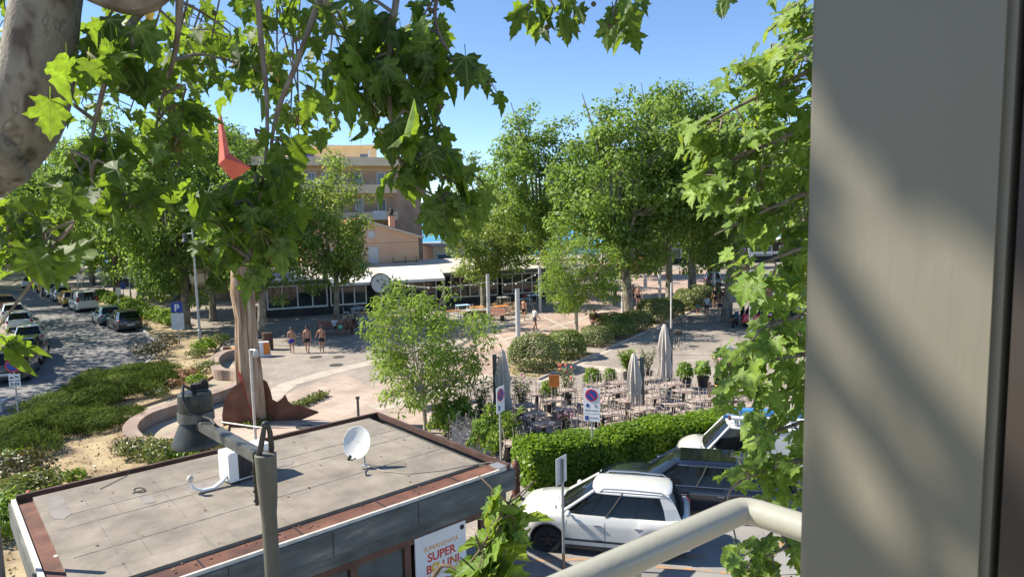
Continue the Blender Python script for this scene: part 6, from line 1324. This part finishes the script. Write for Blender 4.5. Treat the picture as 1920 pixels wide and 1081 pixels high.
        for x in (xwb - .32, xwb - 1.22, xwb - 2.15):
            if abs(x - xr) < ra + .02 or x < xr: continue
            zz = np.linspace(.30, belt - .03, 7); P_ = []
            for z in zz:
                f_ = (z - low(x)) / (top(x) - low(x)); ws = np.interp(f_, [0, .03, .35, .66, .88, 1], [-.06, -.01, 0, -.012, -.035, -.095]); P_.append((x, sy * (hw(x) + ws + .0005), z))
            MB().tube(P_, .0045, 4).build('door_seam', m_trim, t)
        if chrome:
            MB().tube([Vector((x, sy * (y + .012), z + .01)) for x, y, z in ring(.02)[2:11]], .009, 5).build('chrome_line', m_chrome, t); MB().tube([Vector((x, sy * (y + .010), z)) for x, y, z in ring(.92)[2:11]], .008, 5).build('chrome_line', m_chrome, t)
        if rails: MB().tube([Vector((xB - .25, sy * (wr_ - .02), zr - .01)), Vector((xB - .35, sy * (wr_ - .02), zr + .07)), Vector((cx, sy * (wr_ - .01), zr + .085)), Vector((xC + .25, sy * (wr_ - .02), zr + .06)), Vector((xC + .15, sy * (wr_ - .02), zr - .01))], .02, 8).build('roof_rail', m_chrome, t, True)
    MB().box((L / 2 - .035, 0, S['nose'] - .20), (.06, W * .46, .12)).build('grille', m_trim, t); MB().box((L / 2 - .01, 0, .42), (.04, .46, .11)).build('number_plate', m_plate, t); MB().box((-L / 2 - .0, 0, .55 if style != 'van' else .75), (.04, .50, .11)).build('number_plate', m_plate, t)
    if style == 'hatch': MB().slab([(xC + .05, -wr_ * .95, zr - .0), (xC - .12, -wr_ * .84, zr - .025), (xC - .12, wr_ * .84, zr - .025), (xC + .05, wr_ * .95, zr)], (0, 0, .022)).build('spoiler', pm, t, False, .008)
    for xc in (xf, xr):
        for sy in (1, -1):
            wh = MB().lathe([(.20, -.10), (wr - .03, -.105), (wr, -.075), (wr, .075), (wr - .03, .105), (.20, .10), (.20, -.10)], 28, (xc, sy * (W / 2 - .115), wr), Matrix.Rotation(R(90), 3, 'X'), False).build('wheel', m_tyre, t, True)
            rm = MB().lathe([(.215, -.02), (.215, .085), (.20, .085), (.19, .03), (.001, .03)], 24, (xc, sy * (W / 2 - .115), wr), Matrix.Rotation(R(-90 * sy), 3, 'X') if True else None, False)
            for k in range(6):
                a = k * math.pi / 3; c = Vector((math.cos(a) * .115, 0, math.sin(a) * .115)); rm.box(Vector((xc, sy * (W / 2 - .045), wr)) + c, (.17, .02, .05), m=Matrix.Rotation(-a, 3, 'Y'))
            rm.lathe([(.045, 0), (.045, .05)], 12, (xc, sy * (W / 2 - .085), wr), Matrix.Rotation(R(-90 * sy), 3, 'X'))
            rm.build('rim', rim or m_rim, wh, True)
    if style in ('suv', 'wagon', 'van') and detail:
        for xc in (xf, xr):
            for sy in (1, -1):
                am = MB(); arc = [(xc + (ra + .012) * math.cos(a), sy * (W / 2 + .008), wr - .02 + (ra + .012) * math.sin(a)) for a in np.linspace(.12, math.pi - .12, 13)]
                am.tube(arc, .022, 6).build('wheel_arch_trim', m_trim if style == 'suv' else pm, t, True)
        MB().lathe([(.055, 0), (.055, .012)], 16, (L / 2 - .012, 0, S['nose'] - .13), Matrix.Rotation(R(90), 3, 'Y')).build('badge', m_chrome, t)
        for sy in (1, -1): MB().box((xwb - 1.15, sy * (W / 2 + .004), .40), (1.9, .02, .05)).build('door_moulding', m_trim if style == 'suv' else pm, t, False, .006)
    wp_ = MB()
    for y0 in (.1, -.45): wp_.tube([(xA + .05, y0 + .1, belt + .01), (xA - .02, y0 + .5, belt + .035)], .011, 5)
    wp_.build('wiper', m_trim, t)
    return t
HD = Vector((-.97, .243, 0)); HS = Vector((HD.y, -HD.x, 0))
make_car('parked_car', 'white compact crossover parked in front of the dark estate car', 'car', (2.11, 16.12), HD, 4.16, 1.76, 1.55, m_pwhite, 'suv', 'cars parked below the window', rim=m_rimdark, rails=True, wr=.335, front=.86, wbase=2.54)
make_car('parked_car', 'navy blue estate car with dark glass roof behind the white crossover', 'car', (4.64, 17.98), HD, 4.87, 1.84, 1.50, m_pdark, 'wagon', 'cars parked below the window', chrome=True, roofglass=True, wr=.335, front=.95, wbase=2.85)
vn = make_car('parked_van', 'white small van with ladder on its roof rack beside the hedge', 'van', (6.95, 19.78), HD, 4.2, 1.76, 1.86, m_pwhite, 'van', 'cars parked below the window', wr=.31, front=.86, wbase=2.6)
m_lblue = M('blue_ladder', (.05, .22, .50), None, rough=.5); m_alu = M('aluminium', (.5, .5, .52), None, rough=.4, metal=.7)
rk = MB()
for x in (.35, -.6, -1.5): rk.box((x, 0, 1.97), (.05, 1.4, .04))
for x in (.35, -1.5):
    for sy in (-1, 1): rk.box((x, sy * .66, 1.90), (.06, .05, .14))
rk.build('roof_rack', m_alu, vn)
ld = thing('ladder', 'blue and silver ladder lying on the white van roof rack', 'ladder', (6.95, 19.78, 1.99), math.atan2(HD.y, HD.x))
for sy in (.05, .48): MB().box((-.7, sy, .06), (2.9, .05, .09)).build('rail', m_lblue, ld)
for k in range(9): MB().box((.6 - k * .32, .265, .06), (.04, .38, .04)).build('rung', m_alu, ld)
MB().box((-.7, -.35, .05), (2.6, .30, .05)).build('blue_panel', m_lblue, ld)
tube_ = thing('pipe_carrier', 'white pipe carrier tube on the near side of the van roof', 'tube', (6.95, 19.78, 1.99), math.atan2(HD.y, HD.x)); MB().tube([(.55, .62, .07), (-1.6, .62, .07)], .06, 12).build('tube', m_white, tube_, True); MB().lathe([(.07, 0), (.07, .06)], 12, (.55, .62, .07), Matrix.Rotation(R(90), 3, 'Y')).build('cap', m_rust, tube_)
# street cars: rear bumper ground pixel -> position
LH = [(-.45, .89), (-.47, .88), (-.52, .85), (-.58, .81), (-.62, .78), (-.66, .75)]
def street(px, py, hd, L, W, H, pm, sty, label, side):
    p = G(px, py); h = Vector((*hd, 0)).normalized(); c = Vector((p.x, p.y, 0)) + h * L / 2
    return make_car('parked_car' if sty != 'van' else 'parked_van', label, 'van' if sty == 'van' else 'car', (c.x, c.y), h, L, W, H, pm, sty, 'cars parked along the street', wr=.32)
street(12, 722, LH[0], 4.5, 1.85, 1.65, m_pbrown, 'suv', 'dark brown car parked nearest on the left kerb', 0); street(42, 690, LH[1], 4.4, 1.84, 1.62, m_pdark, 'suv', 'dark navy car on the left kerb behind a white hatchback', 0)
street(55, 655, LH[2], 4.0, 1.76, 1.52, m_pwhite, 'hatch', 'white hatchback with red tail lamps on the left kerb, nearest white one', 0); street(38, 622, LH[3], 4.2, 1.78, 1.5, m_pwhite, 'hatch', 'second white hatchback on the left kerb', 0)
street(28, 603, LH[4], 4.3, 1.8, 1.5, m_pwhite, 'hatch', 'third white car on the left kerb, partly hidden', 0); street(14, 584, LH[5], 4.2, 1.78, 1.5, m_porange, 'hatch', 'rust orange dark windowed car farthest on the left kerb', 0)
RH = (-.66, .75)
street(246, 622, RH, 4.2, 1.8, 1.55, m_pblack, 'suv', 'black crossover parked nearest on the hedge side of the street', 1); street(212, 610, RH, 3.9, 1.75, 1.5, m_pteal, 'hatch', 'grey teal hatchback parked ahead of the black crossover', 1)
street(166, 585, RH, 4.6, 1.85, 1.95, m_pwhite, 'van', 'white delivery van parked along the street hedge', 1); street(138, 574, RH, 4.1, 1.75, 1.5, m_pyel, 'hatch', 'mustard yellow car just ahead of the delivery van', 1)
street(122, 565, RH, 4.3, 1.8, 1.6, m_pwhite, 'suv', 'white car ahead of the mustard yellow car', 1); street(106, 557, RH, 4.3, 1.8, 1.6, m_pwhite, 'suv', 'farthest white car parked on the hedge side', 1)
p = G(58, 538); make_car('parked_car', 'small white car facing us far away at the street bend', 'car', (p.x, p.y), Vector((.5, -.86)), 4.1, 1.76, 1.5, m_pwhite, 'hatch', 'cars parked along the street')
p = G(1425, 610); make_car('parked_car', 'bright red hatchback parked behind the thick plane trunk', 'car', (p.x + .3, p.y + .6), Vector((.55, .83)), 4.0, 1.76, 1.5, m_pred, 'hatch', 'cars parked at the right')
p = G(1492, 612); make_car('parked_car', 'dark car parked right of the red hatchback', 'car', (p.x, p.y + .6), Vector((.55, .83)), 4.3, 1.8, 1.5, m_pdark, 'hatch', 'cars parked at the right')
p = G(1332, 537); ob = make_car('parked_car', 'black hatchback with its boot wide open on the coastal road', 'car', (p.x + .8, p.y + 2), Vector((.22, .97)), 4.2, 1.8, 1.5, m_pblack, 'hatch', None)
MB().slab([(-1.62, -.72, 1.52), (-1.62, .72, 1.52), (-2.55, .66, 1.98), (-2.55, -.66, 1.98)], (0, 0, .06)).build('open_boot_lid', m_pblack, ob, False, .01)
MB().box((-1.92, 0, 1.05), (.35, 1.25, .55)).build('boot_opening', m_black, ob)
# ------------------------------------------------------------ bikes
def ring_pts(c, r, n=20): return [Vector(c) + Vector((r * math.cos(2 * math.pi * k / n), 0, r * math.sin(2 * math.pi * k / n))) for k in range(n + 1)]
def bicycle(px, py, rz, label, col):
    p = G(px, py); t = thing('bicycle', label, 'bicycle', (p.x, p.y, 0), rz)
    for x in (-.52, .52):
        wh = MB().tube(ring_pts((x, 0, .34), .32), .02, 6, False).build('wheel', m_black, t); sp_ = MB()
        for k in range(8): a = k * math.pi / 8; sp_.tube([(x - .31 * math.cos(a), 0, .34 - .31 * math.sin(a)), (x + .31 * math.cos(a), 0, .34 + .31 * math.sin(a))], .003, 4)
        sp_.build('spokes', m_galv, wh)
    MB().tube([(-.52, 0, .34), (-.05, 0, .30), (.36, 0, .74), (-.16, 0, .78), (-.52, 0, .34)], .018, 6).tube([(-.05, 0, .30), (-.2, 0, .92)], .018, 6).tube([(.52, 0, .34), (.36, 0, .74), (.33, 0, .98)], .018, 6).build('frame', col, t)
    MB().box((-.21, 0, .95), (.26, .14, .05)).build('saddle', m_black, t, False, .015); MB().tube([(.26, -.28, 1.02), (.36, -.1, .99), (.36, .1, .99), (.26, .28, 1.02)], .014, 6).build('handlebar', m_dark, t); MB().box((.62, 0, .80), (.30, .32, .24)).build('basket', m_black, t, False, .01)
    MB().box((-.05, .1, .22), (.16, .06, .03)).box((-.05, -.1, .38), (.16, .06, .03)).build('pedals', m_dark, t)
def scooter(px, py, rz, label, col, grp=None):
    p = G(px, py); t = thing('motor_scooter', label, 'scooter', (p.x, p.y, 0), rz, grp)
    for x in (-.62, .62): MB().lathe([(.12, -.055), (.25, -.055), (.27, -.03), (.27, .03), (.25, .055), (.12, .055), (.12, -.055)], 20, (x, 0, .27), Matrix.Rotation(R(90), 3, 'X'), False).build('wheel', m_tyre, t, True)
    MB().slab([(-.85, -.14, .45), (-.25, -.14, .32), (.22, -.14, .30), (.40, -.14, .40), (.56, -.14, .95), (.46, -.14, 1.0), (.20, -.14, .45), (-.12, -.14, .45), (-.2, -.14, .72), (-.88, -.14, .74)], (0, .28, 0)).build('fairing', col, t, False, .03)
    MB().box((-.52, 0, .79), (.66, .26, .11)).build('saddle', m_black, t, False, .03); MB().tube([(.42, -.32, 1.06), (.48, -.1, 1.02), (.48, .1, 1.02), (.42, .32, 1.06)], .017, 6).build('handlebar', m_dark, t); MB().tube([(.62, 0, .27), (.5, 0, .95)], .03, 6).build('fork', m_dark, t); MB().ball((.56, 0, .90), (.07, .09, .08), 10, 7).build('headlight', m_lens, t)
bicycle(1268, 652, R(62), 'dark bicycle with basket leaning by the thin beige pole', m_dark)
scooter(1378, 612, R(60), 'black motor scooter parked right of the thick plane trunk', m_pblack); scooter(1392, 600, R(70), 'dark motor scooter behind the red car', m_pdark)
scooter(86, 556, R(150), 'black motor scooter parked at the head of the hedge side row', m_pblack); scooter(96, 550, R(130), 'dark motor scooter beside the first one at the street end', m_pdark); scooter(78, 549, R(160), 'small motor scooter at the far street end', m_pyel)
# rusty planter walls, orange planter boxes and bike stands beyond the square
for (x0, y0), (x1, y1), h, m_, lab in ((G(1105, 520)[:2], G(1238, 507)[:2], 1.5, m_corten, 'long rusty steel planter wall at the seaward side of the square'), (G(1400, 562)[:2], G(1440, 556)[:2], .9, M('orange_rust_planter', (.42, .13, .05), (.5, .17, .07), 2, .7), 'orange rusty planter box behind the thick plane trunk'), (G(1440, 545)[:2], G(1535, 535)[:2], .9, m_corten, 'rusty planter box in front of the parked bicycles at right')):
    a = Vector((x0, y0, 0)); b = Vector((x1, y1, 0)); L_ = (b - a).length; t = thing('planter_box', lab, 'planter', (a + b) / 2, math.atan2((b - a).y, (b - a).x)); MB().box((0, 0, h / 2), (L_, .7, h)).build('box', m_, t)
    g = np.random.default_rng(int(L_ * 10)); n = int(90 * L_); P = np.stack([g.uniform(-L_ / 2, L_ / 2, n), g.uniform(-.35, .35, n), h + g.uniform(0, .55, n)], 1)
    mesh_obj('plants', leaf_mesh('plants', P, rv(g, n), rv(g, n) + np.array([0, 0, .8]), g.uniform(.1, .22, n), KITE, l_redtip if h > 1 else l_rose, g.uniform(0, 1, n)), None, t)
for k in range(7):
    p = G(1452 + k * 11, 528); 
    bicycle(1452 + k * 11, 528, R(75), 'bicycle in the long rack of parked bicycles at the right', m_sblue if k % 2 else m_white)
for o in list(bpy.data.objects):
    if o.get('label', '').startswith('bicycle in the long rack'): o['group'] = 'bicycles in the rack'
# purple banner on tree, grit patch, street works cart
p = D(1383, 473, 49); tag(MB().slab([(p.x - .22, p.y - .9, p.z - .4), (p.x + .25, p.y - .9, p.z - .3), (p.x + .28, p.y - .9, p.z + .4), (p.x - .2, p.y - .9, p.z + .35)], (0, .03, 0)).build('purple_banner', M('lilac_cloth', (.42, .22, .62), None, rough=.8)), 'small purple banner hanging on the thick plane trunk', 'banner')
p = G(-5, 772); t = thing('stone_bench', 'pale concrete block seat at the left edge of the street', 'bench', (p.x - .3, p.y, 0), R(20)); MB().box((0, 0, .45), (1.2, .6, .12)).build('seat', m_lip, t, False, .02); MB().box((-.4, 0, .2), (.2, .5, .4)).build('leg', m_lip, t); MB().box((.4, 0, .2), (.2, .5, .4)).build('leg', m_lip, t)
# string of festoon bulbs between columns near the restaurant
a = D(690, 540, 55); b = D(917, 536, 47)
a = Vector((G(917, 621).x, G(917, 621).y, 3.5)); b = Vector((G(1013, 585).x, G(1013, 585).y, 3.4)); c = RS + Vector((9.6 * .935, 9.6 * .355, 2.7)) + Vector((.355, -.935, 0)) * .4
for q0, q1, lab in ((a, b, 'festoon cable with bulbs between two pale light columns'), (a, c, 'festoon cable with bulbs from column to restaurant sign')):
    t = thing('festoon_cable', lab, 'cable', q0); P = [(q1 - q0) * (k / 10) + Vector((0, 0, -.5 * math.sin(math.pi * k / 10))) for k in range(11)]; MB().tube(P, .012, 5).build('cable', m_white, t)
    for k in range(1, 10, 2): MB().ball(P[k] + Vector((0, 0, -.08)), .06, 8, 6).build('bulb', m_white, t, True)
# ------------------------------------------------------------ people
def at(px, py): p = G(px, py); return (p.x, p.y, 0.0)
away = R(18)
person('shirtless boy in blue swim shorts, left of three walking away', at(548, 662), away, 1.62, .38, (.1, .1), (.1, -.1), c_blue, hair=m_hairb)
person('shirtless boy in black shorts, middle of three walking away', at(577, 661), R(10), 1.66, .34, (.12, -.1), (.12, .15), c_black, hair=m_hair)
person('shirtless boy in black shorts, right of three walking away', at(604, 660), R(14), 1.66, .12, (.35, .5), (.1, .1), c_black, hair=m_hairb)
person('shirtless man in black shorts stepping behind a light column', at(983, 601), R(-20), 1.75, .5, (.1, .5), (.1, -.4), c_black)
person('man in white shirt and dark shorts walking across the square', at(1003, 620), R(-55), 1.72, .45, (.15, .5), (.15, .3), c_navy, c_white, skin=m_skin2)
person('person in black shirt and yellow shorts crouching on a low bench', (at(1122, 612)[0], at(1122, 612)[1], .0), R(60), 1.72, 0, (.1, .9), (.1, .9), c_yellow, c_black, seated=True, lean=.5, skin=m_skin2, seat=.45)
person('person in navy clothes standing left of the pale plane trunk', at(1154, 572), R(30), 1.72, .2, (.15, 0), (.15, .6), c_navy, c_navy, skin=m_skin2)
person('shirtless man in black shorts, left of a pair on the square', at(1187, 571), R(170), 1.76, .2, (.15, .1), (.15, .2), c_black, skin=m_skin2)
person('shirtless man in black shorts, right of a pair on the square', at(1197, 574), R(175), 1.80, .3, (.25, .1), (.25, .1), c_black)
person('shirtless person in turquoise shorts near the open boot car', at(1257, 532), R(20), 1.7, .3, (.1, .2), (.1, .1), c_teal)
person('woman in white top and dark shorts holding a child by the hand', at(1325, 594), R(5), 1.68, .2, (.35, .1), (.1, .1), c_navy, c_white, longhair=False, skin=m_skin)
person('small child in turquoise top and pink shorts holding a hand', at(1308, 591), R(0), 1.0, .1, (.1, 0), (.5, .2), c_pink, c_teal)
person('man in black shirt walking left of the thick plane trunk', at(1341, 577), R(10), 1.82, .3, (.1, .2), (.1, -.1), c_black, c_black, longs=False)
person('woman in dark shorts with bare shoulders beside the plane trunk', at(1350, 591), R(-5), 1.68, .3, (.1, .2), (.15, .1), c_navy, None, longhair=True)
person('person dressed in black behind the woman with bare shoulders', at(1356, 580), R(0), 1.80, .2, (.1, .1), (.15, .2), c_black, c_black)
for px, py, a, sh, so_, lab in ((628, 627, 200, c_white, c_navy, 'seated person with white top, left on the dark bench'), (641, 628, 190, None, c_teal, 'seated shirtless person holding a green ball on the bench'), (655, 627, 175, None, c_black, 'seated shirtless person in the middle of the bench group'), (668, 624, 150, c_black, c_black, 'seated person in black at the right of the bench group')):
    person(lab, at(px, py), R(a), 1.7, 0, (.1, .7), (.1, .7), so_, sh, seated=True, lean=.12, skin=m_skin2)
p = G(642, 630); tag(MB().ball((p.x, p.y - .42, .72), .16, 14, 10).build('ball', M('green_ball', (.2, .6, .05), (.1, .4, .5), 3, .5), None, True), 'bright green beach ball on the lap of a seated person', 'ball')
